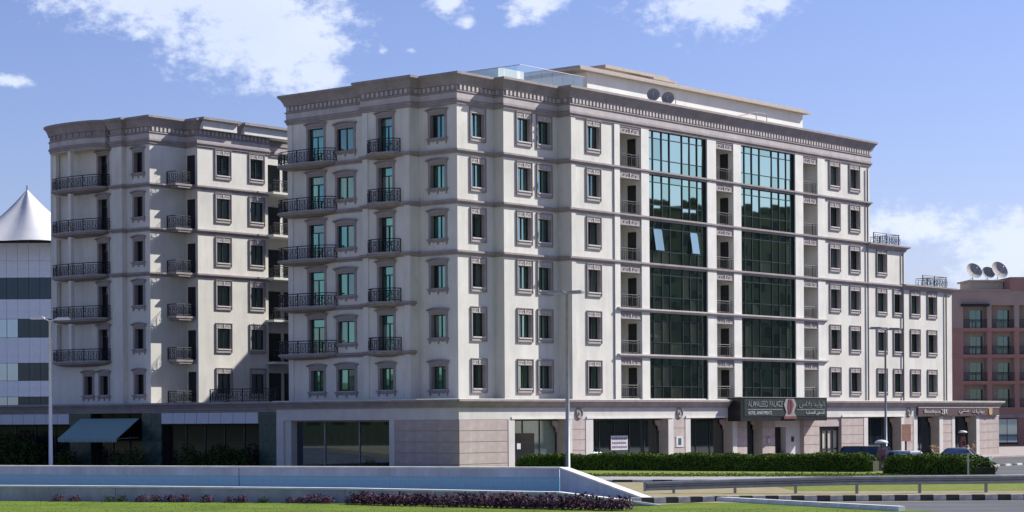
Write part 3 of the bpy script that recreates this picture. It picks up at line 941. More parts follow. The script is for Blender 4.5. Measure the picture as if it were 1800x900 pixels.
for a, b, k in segs:
    if k == 'p':
        pil(a, b, PYF, 'R')
    elif k == 's':
        stone(a, b, PYF, 'R')
    else:
        shop(a, b, k)
# plain grey bay with a square dark window, beside the entrance
m = MB(); m.box(36.19, 40.56, PYF + .35, PYF + .95, GZ, .45); m.box(38.4, 40.56, PYF + .35, PYF + .95, .45, 2.55); m.box(36.19, 40.56, PYF + .35, PYF + .95, 2.55, PT); m.build('wall', 'podium_white', hotel)
m = MB().quad((36.19, PYF + .85, .45), (38.4, PYF + .85, .45), (38.4, PYF + .85, 2.55), (36.19, PYF + .85, 2.55)); m.build('lobby_window', 'glass_dark', hotel)
m = MB(); m.box(39.2, 39.55, PYF + .30, PYF + .349, 1.35, 1.75); m.build('wall_plaque', 'sign_black', hotel)
m = MB(); m.box(34.95, 35.45, PYF - .07, PYF - .021, 1.2, 1.75); m.build('wall_plaque', 'trim', hotel)
m = MB(); m.box(35.04, 35.36, PYF - .08, PYF - .071, 1.29, 1.66); m.build('plaque_face', 'paper', hotel)
# double door with slim bars
m = MB(); m.box(42.94, 46.47, PYF + .1, PYF + .6, 2.55, PT); m.build('lintel', 'podium_stone', hotel)
m = MB()
for x in (42.98, 43.85, 44.70, 45.56, 46.36):
    m.box(x, x + .09, PYF + .3, PYF + .4, GZ, 2.3)
m.box(42.94, 46.47, PYF + .28, PYF + .42, 2.2, 2.55); m.box(42.94, 46.47, PYF + .31, PYF + .39, .62, .72); m.build('entrance_door', 'window_frame', hotel)
MB().quad((42.94, PYF + .42, GZ), (46.47, PYF + .42, GZ), (46.47, PYF + .42, 2.2), (42.94, PYF + .42, 2.2)).build('door_pane', 'beige', hotel)
# round medallions on the fascia
for x in (10.55, 22.9, 57.85):
    m = MB(); c = []
    m.lathe([(.0, .0), (.42, .0), (.42, .08), (.34, .12), (.30, .06), (.12, .06), (.10, .12), (0, .12)], 16)
    o = m.build('medallion', 'trim', hotel, (x, PYF - .02, 3.72)); o.rotation_euler = (R_(90), 0, 0)
# light shelf above the shop openings
for a, b in ((3.0, 9.6), (11.4, 22.0), (23.7, 28.9), (46.5, 56.9)):
    MB().box(a, b, PYF - .10, PYF - .021, PT + .0, PT + .16).build('lintel_band', 'stucco_white', hotel)
# shop notices
m = MB(); m.box(0, 2.05, 0, .02, 0, 1.05); m.build('notice', 'paper', hotel, (15.4, PYF + .78, 1.02))
for r in range(3):
    m = MB(); x = .12
    while x < 1.85:
        w = rnd.uniform(.10, .22); m.box(x, min(1.93, x + w), -.008, -.002, .14 + r * .30, .30 + r * .30); x += w + .05
    m.box(.12, 1.93, -.007, -.002, .13 + r * .30, .15 + r * .30); m.build('print_line', 'ink', hotel, (15.4, PYF + .78, 1.02))
m = MB(); m.box(22.45, 23.35, PYF - .06, PYF - .022, 1.15, 1.95); m.build('notice', 'paper', hotel)
m = MB(); m.box(22.7, 23.1, PYF - .07, PYF - .062, 1.30, 1.82); m.build('notice_print', 'sign_teal', hotel)
m = MB(); m.box(4.55, 4.95, PYF + .74, PYF + .76, 1.25, 1.65); m.build('notice', 'paper', hotel)

# shaded side of the podium
stone(PYF + .02, 3.67, PX, 'L')
pil(3.67, 4.14, PX, 'L'); pil(14.37, 15.08, PX, 'L')
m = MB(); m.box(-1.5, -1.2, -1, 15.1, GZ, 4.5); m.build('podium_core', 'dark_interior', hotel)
f = MB()
f.box(-1.75, -1.65, 4.14, 14.37, PT - .12, PT); f.box(-1.75, -1.65, 4.14, 14.37, GZ, GZ + .1)
for y in (4.2, 7.55, 10.9, 14.25):
    f.box(-1.76, -1.64, y, y + .1, GZ + .1, PT - .12)
fo = f.build('shop_window', 'trim', hotel)
for y in (4.3, 7.65, 11.0):
    MB().quad((-1.7, y + 3.25, GZ + .1), (-1.7, y, GZ + .1), (-1.7, y, PT - .12), (-1.7, y + 3.25, PT - .12)).build('pane', 'glass_shop', fo)
m = MB(); m.box(PX + .1, -1.6, 13.75, 14.36, GZ, PT); m.build('shop_reveal', 'podium_white', hotel)
# terrace rail on the podium edge above the courtyard
# ------------------------------------------------------------------ the left wing
wing = empty('apartment_wing', 'white left wing with rounded corner balconies behind the green awning', 'building', L2W(0, 31.3, 0), TH)
WY = 0.0     # local origin is the wing's corner
BY0, BY1 = 4.6, 11.3
bowp = bow(BY0, BY1, 1.3, 14)
WPLAN = [(6.0, BY1 + .0)] + bowp + [(0.0, 3.9), (-.45, 3.9), (-.45, 2.75), (0, 2.75), (0, 0), (3.73, 0), (3.73, -1.3), (11.3, -1.3), (11.3, -.6), (24, -.6), (24, 11.9)]
WPLAN = [p for i, p in enumerate(WPLAN) if i == 0 or (abs(p[0] - WPLAN[i - 1][0]) + abs(p[1] - WPLAN[i - 1][1])) > .02]
MB().sweep(WPLAN, CORN, closed=True).build('cornice', 'trim', wing)
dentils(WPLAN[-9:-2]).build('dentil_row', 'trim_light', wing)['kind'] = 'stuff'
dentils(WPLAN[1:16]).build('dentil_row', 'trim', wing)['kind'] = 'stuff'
MB().sweep(WPLAN, [(.108, 25.115), (.128, 25.505)], closed=True).build('frieze', 'trim_light', wing)
MB().prism(WPLAN, 24.66, 24.715).build('ceiling', 'stucco', wing)
MB().prism(WPLAN, 26.0, 26.05).build('roof', 'roof', wing)
i0 = WPLAN.index((0.0, 3.9))
TAILW = WPLAN[i0:i0 + 9]
for z in (LV[5], LV[4], LV[3]):
    MB().sweep(TAILW, course(z)).build('string_course', 'trim', wing)
# shaded faces
wN = window_L(1.0, 1.55, 'glass_dark'); dN = door_L(1.1, 2.45, 'glass_dark'); wN0 = window_L(.95, 1.5, 'glass_dark')
left_wall(0, 0, 2.75, [(wN, 1.3, (L + .98 if i else 5.4), 1.0, 1.55) for i, L in enumerate(LV)], parent=wing)
left_wall(-.45, 2.75, 3.9, [], parent=wing)
left_wall(0, 3.9, 12.0, [(dN if i else wN0, 5.5, (L + .16 if i else 5.4), (1.1 if i else .95), (2.45 if i else 1.5)) for i, L in enumerate(LV)]
          + [(wN0, 7.4, 5.4, .95, 1.5)], parent=wing)
m = MB()
m.quad((-.45, 2.75, 4.4), (0, 2.75, 4.4), (0, 2.75, 24.8), (-.45, 2.75, 24.8)); m.quad((0, 3.9, 4.4), (-.45, 3.9, 4.4), (-.45, 3.9, 24.8), (0, 3.9, 24.8))
m.quad((11.3, -1.3, 4.4), (11.3, -.6, 4.4), (11.3, -.6, 24.8), (11.3, -1.3, 24.8))
m.quad((11.3, -.6, 4.4), (24, -.6, 4.4), (24, -.6, 24.8), (11.3, -.6, 24.8))
m.quad((24, 12, 4.4), (0, 12, 4.4), (0, 12, 24.8), (24, 12, 24.8))
m.build('wall', 'stucco', wing)
# rounded balconies with a column
railp = [( -1.22 * math.sin(math.pi * i / 14) ** .62, (BY0 + BY1) / 2 + (BY1 - BY0) / 2 * .97 * math.cos(math.pi * i / 14)) for i in range(15)]
slabW = slab_parts(bowp, 0, (0.0, (BY0 + BY1) / 2))
balW = Part('balcony', slabW.mesh('balcony', 'trim'), [Part('railing', railing(railp, .92).mesh('railing', 'iron'))])
colm = MB(); 
for i, L in enumerate(LV):
    if i:
        place(balW, wing, (0, 0, L + .14))
    z0 = L + .14 if i else 4.7; z1 = (LV[i + 1] - .28) if i < 5 else 24.70
    if i:
        for (cx, cy) in ((-1.02, 8.2), (-.25, 10.95)):
            MB().box(cx - .17, cx + .17, cy - .17, cy + .17, z0, z1).build('column', 'stucco_white', wing)
# sunny faces
right_wall(0, 0, 3.73, [], parent=wing)
wW = window_R(1.40, 1.58, 'glass_dim', .20)
right_wall(-1.3, 3.73, 11.3, [(wW, c, z, 1.40, 1.58) for z in WZ for c in (6.4, 10.05)], parent=wing)
# return with narrow balcony doors
dS = Part('balcony_door', MB().box(-.42, .42, -.05, .0, 0, 2.3).mesh('balcony_door', 'glass_dark'))
wall_holes(1.3, 4.4, 24.8, [], 'wall', 'stucco', wing, (3.73, 0, 0), LEFT)
slabS = MB(); slabS.prism([(1.65, -.02), (1.65, -1.1), (3.72, -1.1), (3.72, -.02)], -.16, 0); slabS.prism([(1.95, -.02), (1.95, -1.05), (3.72, -1.05), (3.72, -.02)], -.32, -.16)
balS = Part('balcony', slabS.mesh('balcony', 'trim'), [Part('railing', railing([(1.72, -.05), (1.72, -1.03), (3.68, -1.03)], .92).mesh('railing', 'iron'))])
for i, L in enumerate(LV):
    place(dS, wing, (3.73, -.60, L + .16), LEFT)
    if i:
        place(balS, wing, (0, 0, L + .14))
    else:
        place(Part('railing', railing([(1.72, -.05), (1.72, -1.03), (3.68, -1.03)], .92).mesh('railing', 'iron')), wing, (0, 0, 4.72))
# balconies in the courtyard corner, with white slab edges
slabK = MB(); slabK.prism([(11.0, -1.31), (11.0, -2.25), (15.5, -2.25), (15.5, -.62), (11.31, -.62), (11.31, -1.31)], -.18, 0)
balK = Part('balcony', slabK.mesh('balcony', 'stucco_white'), [Part('railing', railing([(11.1, -2.05), (11.1, -2.15), (15.4, -2.15)], .92).mesh('railing', 'iron'))])
dK = Part('balcony_door', MB().box(-.7, .7, -.05, .0, 0, 2.3).mesh('balcony_door', 'glass_dark'))
for i, L in enumerate(LV):
    place(dK, wing, (12.6, -.6, L + .16)); place(dK, wing, (14.4, -.6, L + .16))
    if i:
        place(balK, wing, (0, 0, L + .10))
# roof sheds on the wing
for a, b in ((3.6, 7.6), (8.0, 14.0)):
    m = MB(); m.box(a, b, -2.2, 1.0, 26.75, 26.95); m.build('roof_slab', 'trim', wing)
    m = MB(); m.box(a + .2, b - .2, -1.9, .8, 26.05, 26.75); m.build('roof_shed', 'stucco_white', wing)
# podium of the wing: y from hotel podium end to beyond the frame, local y offset -31.3
o31 = 31.3
PW = [(PX, 60 - o31), (PX, 15.102 - o31)]
MB().sweep(PW, PCORN).build('podium_cornice', 'trim', wing)
m = MB(); m.prism([(PX, 60 - o31), (PX, 15.1 - o31), (30, 15.1 - o31), (30, 60 - o31)], 4.56, 4.66); m.build('podium_roof', 'roof', wing)
m = MB(); m.box(PX + .02, -1.3, 15.1 - o31, 60 - o31, 3.95, 4.13); m.build('fascia', 'trim', wing)
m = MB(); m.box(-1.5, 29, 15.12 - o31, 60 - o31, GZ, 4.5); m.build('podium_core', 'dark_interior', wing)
def marble(ya, yb, x=PX):
    m = MB()
    n = max(1, round((yb - ya) / .9)); rows = 4
    for k in range(n):
        for r in range(rows):
            a = ya + (yb - ya) * k / n; b = ya + (yb - ya) * (k + 1) / n; z0 = GZ + (3.95 - GZ) * r / rows; z1 = GZ + (3.95 - GZ) * (r + 1) / rows
            q = MB(); q.box(0.006, b - a - .006, rnd.uniform(-.004, .004), .12, .006, z1 - z0 - .006); q.build('marble_slab', 'marble_green', wing, (x, b - o31, z0), LEFT)
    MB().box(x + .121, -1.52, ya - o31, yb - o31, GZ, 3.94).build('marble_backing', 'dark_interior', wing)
marble(15.15, 16.9); marble(27.4, 29.6); marble(35.6, 38.1)
def panels(ya, yb, n):
    for k in range(n):
        a = ya + (yb - ya) * k / n; b = ya + (yb - ya) * (k + 1) / n
        q = MB(); q.box(.02, b - a - .02, -.05, .10, 0, .80); q.build('fascia_panel', 'panel_white', wing, (PX, b - o31, 3.13), LEFT)
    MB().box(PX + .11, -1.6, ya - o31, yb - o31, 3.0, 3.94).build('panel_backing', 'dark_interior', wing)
panels(16.95, 27.35, 8); panels(38.15, 48.0, 7); panels(48, 58, 7)
for ya, yb in ((16.95, 27.35), (29.65, 35.55), (38.15, 48), (48, 58)):
    f = MB(); n = max(2, round((yb - ya) / 2.2))
    for k in range(n + 1):
        y = ya + (yb - ya) * k / n
    f.box(-1.86, -1.76, ya - o31, yb - o31, GZ, GZ + .08); fo = f.build('shop_window', 'window_frame', wing)
    for k in range(n + 1):
        y = ya + (yb - ya) * k / n; MB().box(-1.86, -1.76, y - .05 - o31, y + .05 - o31, GZ + .08, 3.0).build('mullion', 'window_frame', fo)
    for k in range(n):
        a = ya + (yb - ya) * k / n + .05; b = ya + (yb - ya) * (k + 1) / n - .05
        MB().quad((-1.8, b - o31, GZ), (-1.8, a - o31, GZ), (-1.8, a - o31, 3.0 + (.95 if ya == 29.65 else 0)), (-1.8, b - o31, 3.0 + (.95 if ya == 29.65 else 0))).build('pane', 'glass_dark', fo)
tr = railing([(PX + .35, 22.4 - o31), (PX + .35, 15.3 - o31)], .95).build('terrace_railing', 'iron', wing, (0, 0, 4.68))
railing([(PX + .35, 22.4 - o31), (-.2, 22.4 - o31)], .95).build('terrace_railing', 'iron', wing, (0, 0, 4.68))

# striped awning
aw = empty('striped_awning', 'sloping green and white striped shop awning on the dark marble front', 'awning', L2W(PX, 33.4, 0), TH)
A0, A1 = -3.7, 3.6         # local y, viewer right is -y
m = MB(); m.quad((0, A1 - .2, 3.55), (-2.2, A1 - .2, 2.05), (-2.2, A0 + .2, 2.05), (0, A0 + .2, 3.55)); m.quad((-2.2, A1 - .2, 2.0), (-.02, A1 - .2, 3.5), (-.02, A0 + .2, 3.5), (-2.2, A0 + .2, 2.0))
m.v = [(-v[1], v[0], v[2]) for v in m.v]
m.build('canopy', 'awning', aw, rz=LEFT)
m = MB(); n = 24
for k in range(n):
    x0 = -A1 + .2 + (A1 - A0 - .4) * k / n; x1 = -A1 + .2 + (A1 - A0 - .4) * (k + 1) / n
    m.xzprism([(x0, 2.05), (x0 + .02, 1.80), ((x0 + x1) / 2, 1.74), (x1 - .02, 1.80), (x1, 2.05)], -2.22, -2.20)
m.build('valance', 'awning', aw, rz=LEFT)
m = MB()
for y in (A0 + .3, 0, A1 - .3):
    m.tube([(0, y, 2.1), (-2.15, y, 2.02)], .03, 5)
m.build('arm', 'steel', aw)

# ------------------------------------------------------------------ signs
def text_mesh(body, size, m, ext=.02, font_scale=1.0):
    cu = bpy.data.curves.new('t', 'FONT'); cu.body = body; cu.size = size; cu.extrude = ext; cu.align_x = 'LEFT'; cu.resolution_u = 2
    o = bpy.data.objects.new('t', cu); COL.objects.link(o)
    dg = bpy.context.evaluated_depsgraph_get(); dg.update()
    me = bpy.data.meshes.new_from_object(o.evaluated_get(dg)); bpy.data.objects.remove(o)
    me.materials.clear(); me.materials.append(MATS[m])
    return me
def letters(name, body, size, m, parent, loc, width, height=None):
    me = text_mesh(body, size, m)
    xs = [v.co.x for v in me.vertices]; ys = [v.co.y for v in me.vertices]
    if not xs:
        return
    sx = width / (max(xs) - min(xs)); sy = sx if height is None else height / (max(ys) - min(ys)); x0 = min(xs); y0 = min(ys)
    for v in me.vertices:
        v.co = ((v.co.x - x0) * sx, -v.co.z, (v.co.y - y0) * sy)
    me.update()
    return put(name, me, parent, loc)
SX0, SX1 = 29.45, 42.2
sg = empty('entrance_sign', 'black and green hotel sign with a red emblem over the entrance', 'sign', L2W(0, -3.3, 0), TH)
m = MB(); m.box(SX0, SX1, 0, 1.19, 3.05, 4.88); m.build('sign_box', 'sign_black', sg)
m = MB(); m.box(SX0 + .5, SX1 - .15, -.03, 0, 3.42, 4.78); m.build('sign_face', 'sign_green', sg)
m = MB(); m.box(SX0, SX1, -.05, 1.19, 4.88, 4.93); m.build('sign_cap', 'galv', sg)
letters('letters', 'ALWALEED PALACE', 1, 'letter_silver', sg, (SX0 + .95, -.055, 4.16), 5.0, .46)
letters('letters', 'HOTEL APARTMENTS', 1, 'letter_white', sg, (SX0 + .95, -.055, 3.56), 3.4, .26)
m = MB(); m.box(SX0 + .95, SX0 + 5.9, -.05, -.031, 3.92, 3.98); m.box(SX0 + 8.1, SX1 - .4, -.05, -.031, 3.92, 3.98); m.build('rule', 'letter_silver', sg)
AR1 = '\uFEB1\uFE8E\uFEFB\uFE8E\uFE91 \uFEAA\uFEF4\uFEDF\uFEEE\uFEDF\u0627'.replace('\uFEFB\uFE8E', '\uFEFB')
AR2 = '\uFE94\uFEF4\uFED7\uFEAA\uFEE8\uFED4\uFEDF\u0627 \uFED6\uFED8\uFEB8\uFEE0\uFEDF'
letters('letters', AR1, 1, 'letter_silver', sg, (SX0 + 8.4, -.055, 4.08), 3.85, .56)
letters('letters', AR2, 1, 'letter_white', sg, (SX0 + 9.4, -.055, 3.50), 2.85, .36)
m = MB(); m.xzprism([(SX0 + 6.2, 3.40), (SX0 + 7.9, 3.40), (SX0 + 7.6, 3.75), (SX0 + 7.95, 4.35), (SX0 + 7.6, 4.80), (SX0 + 6.4, 4.80), (SX0 + 6.1, 4.35), (SX0 + 6.45, 3.75)], -.09, -.031); m.build('emblem_ground', 'emblem_grey', sg)
m = MB(); m.xzprism([(SX0 + 6.7, 3.62), (SX0 + 7.1, 3.62), (SX0 + 7.5, 4.30), (SX0 + 7.25, 4.76), (SX0 + 6.75, 4.76), (SX0 + 6.65, 4.2)], -.13, -.09); m.box(SX0 + 6.0, SX0 + 7.9, -.16, -.031, 3.20, 3.38); m.build('emblem', 'emblem_red', sg)
m = MB(); m.tube([(SX0 + 6.95, -.14, 3.7), (SX0 + 7.12, -.14, 4.15), (SX0 + 7.02, -.14, 4.68)], .04, 4); m.build('emblem_stem', 'emblem_grey', sg)

s2 = empty('shop_sign', 'long mauve shop sign with pale lettering and a gold crest', 'sign', L2W(0, -2.35, 0), TH)
m = MB(); m.box(59.2, 74.6, 0, .22, 3.40, 4.12); m.build('sign_box', 'sign_mauve', s2)
m = MB(); m.box(59.2, 74.6, -.02, .22, 4.10, 4.16); m.build('sign_cap', 'trim_light', s2)
letters('letters', 'Boutique', 1, 'letter_white', s2, (60.2, -.05, 3.52), 2.9, .42)
for ch, xx in (('2', 63.3), ('1', 63.75), ('K', 64.1)):
    letters('letter', ch, 1, 'letter_white', s2, (xx, -.05, 3.52), .20 if ch == '1' else .38, .46)
letters('letters', '\uFEF2\uFE98\uFEB3', 1, 'letter_white', s2, (66.6, -.05, 3.53), 1.9, .40)
letters('letters', '\uFEDA\uFEF4\uFE97\uFEEE\uFE91', 1, 'letter_white', s2, (69.2, -.05, 3.53), 2.3, .42)
m = MB(); m.xzprism([(72.5, 3.50), (72.8, 3.42), (73.1, 3.50), (73.15, 4.02), (72.8, 4.08), (72.45, 4.02)], -.06, -.001); m.build('crest', 'gold', s2)

# ------------------------------------------------------------------ satellite dishes
def dish(loc, rz, tilt, r, label, group, m='dish', stand=.6):
    e = empty('satellite_dish', label, 'dish', loc, rz, group)
    d = MB(); prof = [(0.001, .0)] + [(r * k / 6, .28 * r * (k / 6) ** 2) for k in range(1, 7)]
    d.lathe(prof, 20); d.lathe([(q, z - .02) for q, z in prof][::-1], 20)
    o = d.build('reflector', m, e, (0, 0, stand + r * .9), smooth=True); o.rotation_euler = (R_(tilt), 0, 0)
    b = MB(); b.tube([(0, .15, 0), (0, .15, stand + r * .9)], .05, 6); b.tube([(-.4, .5, 0), (0, .15, stand + .2)], .025, 5); b.tube([(.4, .5, 0), (0, .15, stand + .2)], .025, 5)
    b.build('mast', 'steel', e)
    a = MB(); ti = R_(tilt); f = Vector((0, -math.sin(ti), math.cos(ti))) * (r * .95)
    a.tube([(0, 0, stand + r * .35), (f.x, f.y, stand + r * .9 + f.z)], .025, 5); a.tube([(f.x, f.y, stand + r * .9 + f.z), (f.x, f.y * .9, stand + r * .9 + f.z * .9)], .06, 6)
    a.build('feed_arm', 'steel', e)
p = L2W(25.0, 1.6, 26.05); dish(p, TH + R_(-55), 80, .50, 'shade-toned satellite dish on the hotel roof, nearer the glass terrace', 'roof dishes of the hotel', 'dish_shaded', stand=1.75)
p = L2W(26.95, 1.6, 26.05); dish(p, TH + R_(-60), 80, .50, 'shade-toned satellite dish on the hotel roof, nearer the roof pipes', 'roof dishes of the hotel', 'dish_shaded', stand=1.7)

# ------------------------------------------------------------------ red apartment building at the right
red = empty('red_apartment_building', 'brick red apartment block with rows of shaded balconies', 'building', (48, 260, 0), R_(4))
RB = [(1.6, 4.4), (6.6, 9.55), (10.1, 12.9), (13.5, 16.3), (16.9, 19.7), (20.3, 23.1)]
FZ = [13.95, 10.75, 7.55, 4.35]
hol = [(a, b, z, z + 2.75) for z in FZ for a, b in RB]
wall_holes(30, GZ, 13.6, [h for h in hol if h[2] < 13], 'wall', 'red_wall', red, (0, 0, 0), 0, u0=-6)
wall_holes(30, 13.6, 18.4, [h for h in hol if h[2] > 13], 'wall', 'tan_wall', red, (0, 0, 0), 0, u0=-6)
m = MB(); m.box(12.4, 30, -.03, 9, 18.4, 20.1); m.build('parapet', 'red_wall', red)
m = MB(); m.box(-6, 12.4, -.12, .4, 18.4, 18.62); m.build('parapet', 'tan_wall', red)
m = MB(); m.box(-6, 30, 2.2, 14, GZ, 18.3); m.build('core', 'tan_wall', red)
m = MB(); m.box(8.2, 12.3, 2.5, 7, 18.4, 19.7); m.build('stair_head', 'cream', red)
m = MB(); m.box(7.9, 12.6, 2.2, 7.3, 19.7, 19.9); m.build('stair_head_roof', 'cream', red)
rk = {}
for i, z in enumerate(FZ):
    for k, (a, b) in enumerate(RB):
        W = b - a
        if round(W, 2) not in rk:
            s = MB(); D = 1.5; h = 2.75
            s.quad((0, D, 0), (W, D, 0), (W, D, h), (0, D, h)); s.quad((0, 0, 0), (0, D, 0), (0, D, h), (0, 0, h)); s.quad((W, D, 0), (W, 0, 0), (W, 0, h), (W, D, h))
            s.quad((0, 0, 0), (W, 0, 0), (W, D, 0), (0, D, 0)); s.quad((0, D, h), (W, D, h), (W, 0, h), (0, 0, h))
            dr = MB(); dr.box(W * .40, W * .66, D - .05, D - .01, 0, 2.2); dr.box(W * .68, W * .93, D - .05, D - .01, 0, 2.2)
            rl = railing([(0.02, .05), (W - .02, .05)], 1.0, scrolls=False, step=.16)
            rk[round(W, 2)] = Part('balcony', s.mesh('balcony', 'red_recess'), [Part('door', dr.mesh('door', 'glass_red')), Part('railing', rl.mesh('railing', 'iron'))])
        place(rk[round(W, 2)], red, (a, 0, z))
    m = MB(); m.box(-6, 30, -.10, .0, z - .35, z - .02); m.build('floor_band', 'red_wall', red)
m = MB(); m.box(6.3, 9.7, -.5, .3, 16.55, 16.85); m.build('canopy', 'iron', red)
m = MB(); m.box(-6, 30, -.14, -.002, 3.1, 3.5); m.build('floor_band', 'trim', red)
for a, b in ((9.3, 13.2), (14.2, 18.5), (19.5, 24)):
    m = MB(); m.box(a, b, -.06, -.003, GZ + .3, 3.0); fo = m.build('shop_window', 'window_frame', red)
    n = 3
    for k in range(n):
        x0 = a + .08 + (b - a - .08) * k / n; MB().box(x0, x0 + (b - a - .08) / n - .08, -.08, -.062, GZ + .5, 2.9).build('pane', 'glass_sky', fo)
for k, (x, y, tlt, ang, lab) in enumerate(((8.9, 3.6, 62, 20, 'pale satellite dish standing alone on the cream roof hut'), (10.9, 4.2, 58, 8, 'smaller of two overlapping satellite dishes on the cream roof hut'), (12.1, 3.8, 64, 26, 'larger of two overlapping satellite dishes beside the red parapet'))):
    w = red.matrix_world if False else (Matrix.Translation((48, 260, 0)) @ Matrix.Rotation(R_(4), 4, 'Z'))
    q = w @ Vector((x, y, 19.9)); dish(tuple(q), R_(ang), tlt, (1.05, .85, 1.15)[k], lab, 'roof dishes of the red block', 'dish_grey', stand=.15)

# ------------------------------------------------------------------ tent roofed building at the left
tb = empty('tent_roof_building', 'white panelled office block with ribbon windows and a white tent roof', 'building', (-60, 230, 0), 0)
bands = [(4.0, 6.0, 'g'), (6.0, 7.7, 'w'), (7.7, 9.6, 'g'), (9.6, 12.3, 'w'), (12.3, 14.3, 'g'), (14.3, 16.4, 'w'), (16.4, 18.7, 'g'), (18.7, 20.5, 'w'), (20.5, 22.4, 'w')]
m = MB(); m.box(-8, 18, .1, 14, GZ, 22.3); m.build('core', 'panel_metal', tb)
for z0, z1, k in bands:
    n = 22; W = 26 / n
    for q in range(n):
        x = -8 + q * W
        if k == 'w':
            MB().box(.012, W - .012, -.05, .1, .012, z1 - z0 - .012).build('panel', 'panel_metal', tb, (x, 0, z0))
        else:
            light_blue = x < 6.6 and z1 < 14.5  # lower left panes are of light blue glass
            f = MB().box(0, W, .0, .1, 0, z1 - z0).build('window', 'window_frame', tb, (x, 0, z0))
            MB().box(.03, W - .03, -.02, -.001, .03, (z1 - z0) - .03).build('pane', 'glass_sky' if light_blue else 'glass_tent', f)
m = MB(); m.box(-8, 18, -.02, .1, GZ, 3.99); m.build('wall', 'panel_metal', tb)
m = MB(); n = 48; rows = 9
cxT, czT = 7.75, 22.35
for k in range(rows + 1):
    t = k / rows
    for j in range(n):
        a = 2 * math.pi * j / n
        r = .06 + 7.4 * (.72 * t + .28 * t ** 2.4); z = 6.05 * (1 - t)
        r2 = r * (1 + .085 * math.cos(a * 6 + .9))
        m.v.append((cxT + r2 * math.cos(a) * .95, 3.0 + r2 * math.sin(a), czT + z * (1 - .0)))
for k in range(rows):
    for j in range(n):
        j2 = (j + 1) % n
        m.f.append((k * n + j, (k + 1) * n + j, (k + 1) * n + j2, k * n + j2))
m.build('tent_roof', 'tent', tb, smooth=True)
m = MB(); m.tube([(cxT, 3, 22), (cxT, 3, czT + 6.5)], .12, 6); m.build('mast', 'steel', tb)

# ------------------------------------------------------------------ blocks out of frame that the glass reflects
def mirror_block(name, label, x, y, w, dpt, h, rz, m):
    e = empty(name, label, 'building', (x, y, GZ), R_(rz))
    MB().box(-w / 2, w / 2, -dpt / 2, dpt / 2, 0, h).build('wall', m, e)
    MB().box(-w / 2 - .4, w / 2 + .4, -dpt / 2 - .4, dpt / 2 + .4, h, h + .9).build('roof', 'brown_facade', e)
    f = MB()
    for z in [3 + 3.4 * k for k in range(int((h - 4) / 3.4) + 1)]:
        for q in range(int(w / 3.6)):
            xx = -w / 2 + 1.2 + q * 3.6
            f.box(xx, xx + 1.7, -dpt / 2 - .05, -dpt / 2 - .01, z, z + 1.6)
    f.build('window', 'glass_dark', e)['kind'] = 'stuff'
mirror_block('apartment_block', 'wide olive apartment block across the side street', 172, 218, 62, 16, 34.2, -108, 'olive_facade')
mirror_block('apartment_block', 'taller brown apartment block across the side street', 190, 291, 70, 16, 41, -106, 'brown_facade')
mirror_block('apartment_block', 'low tan apartment block farther down the side street', 150, 150, 55, 16, 30, -112, 'olive_facade')

mirror_block('added_dark_block', 'long low unseen block added as a dark reflection for the shop glass', -175, 150, 190, 18, 9.5, 96, 'hedge_core')  # unseen block, added so the left shop glass reflects something dark

# ------------------------------------------------------------------ foreground: walls, kerbs, roads, lawns
def W_strip(name, pts, z, m):
    mb = MB(); mb.v = [(x, y, z) for x, y in pts]; mb.f = [tuple(range(len(pts)))]
    o = struct(mb.build(name, m)); return o
# verge under the hedge, slip road, median
W_strip('verge', [(-2, 146.2), (24, 132), (27.1, 121.3), (27.4, 119.0), (20.3, 121.0), (3.2, 124.8), (-10, 127)], .008, 'verge')
W_strip('slip_road', [(-60, 139.5), (-10, 127), (3.2, 124.8), (20.3, 121.0), (27.4, 119.0), (27.4, 116.6), (30, 114.6), (20, 111.5), (10.4, 113.0), (6.9, 113.6), (-60, 124)], .006, 'slip_concrete')
W_strip('median_grass', [(12.5, 111.8), (44, 103.5), (52, 96.5), (30, 96.0), (13, 98.5)], .008, 'verge')
W_strip('road', [(-60, 20), (59.9, 20), (59.9, 88), (20.5, 85.4), (8.6, 85.0), (3.0, 82.3), (-60, 82)], .006, 'asphalt')
W_strip('lawn', [(-60, 40), (26, 52), (14.2, 76.2), (8.75, 86.1), (7.0, 84.3), (5.2, 82.0), (1.8, 82.0), (-6.7, 86.1), (-16.5, 89.4), (-60, 103.8)], .05, 'lawn')

def kerb_run(name, label, a, b, n, h=.16, d=.28, alt=True, z=0., group=None, m0='kerb_white', m1='kerb_black'):
    a = Vector((*a, 0)); b = Vector((*b, 0)); L = (b - a).length; t = (b - a) / L; ang = math.atan2(t.y, t.x)
    e = bpy.data.objects.new(name, None); COL.objects.link(e); e.location = (a.x, a.y, z); e.rotation_euler = (0, 0, ang); e['kind'] = 'structure'
    s = L / n
    mb = MB(); mb.prism([(.006, 0), (s - .006, 0), (s - .006, d), (.006, d)], -.02, h - .03); mb.prism([(.006, .03), (s - .006, .03), (s - .006, d), (.006, d)], h - .03, h)
    ma = mb.mesh('kerb_stone', m0); mbk = mb.mesh('kerb_stone', m1)
    for k in range(n):
        put('kerb_stone', mbk if (alt and k % 2) else ma, e, (s * k, 0, 0))
    return e
kerb_run('kerb', '', (2.6, 83.9), (8.55, 86.0), 12, h=.24)
kerb_run('kerb', '', (8.55, 86.0), (24, 86.0), 30, h=.24)
kerb_run('kerb', '', (-2, 114.6), (12.5, 111.9), 14, h=.13)
kerb_run('kerb', '', (34.2, 157), (58, 193.0), 36, h=.15, z=GZ)
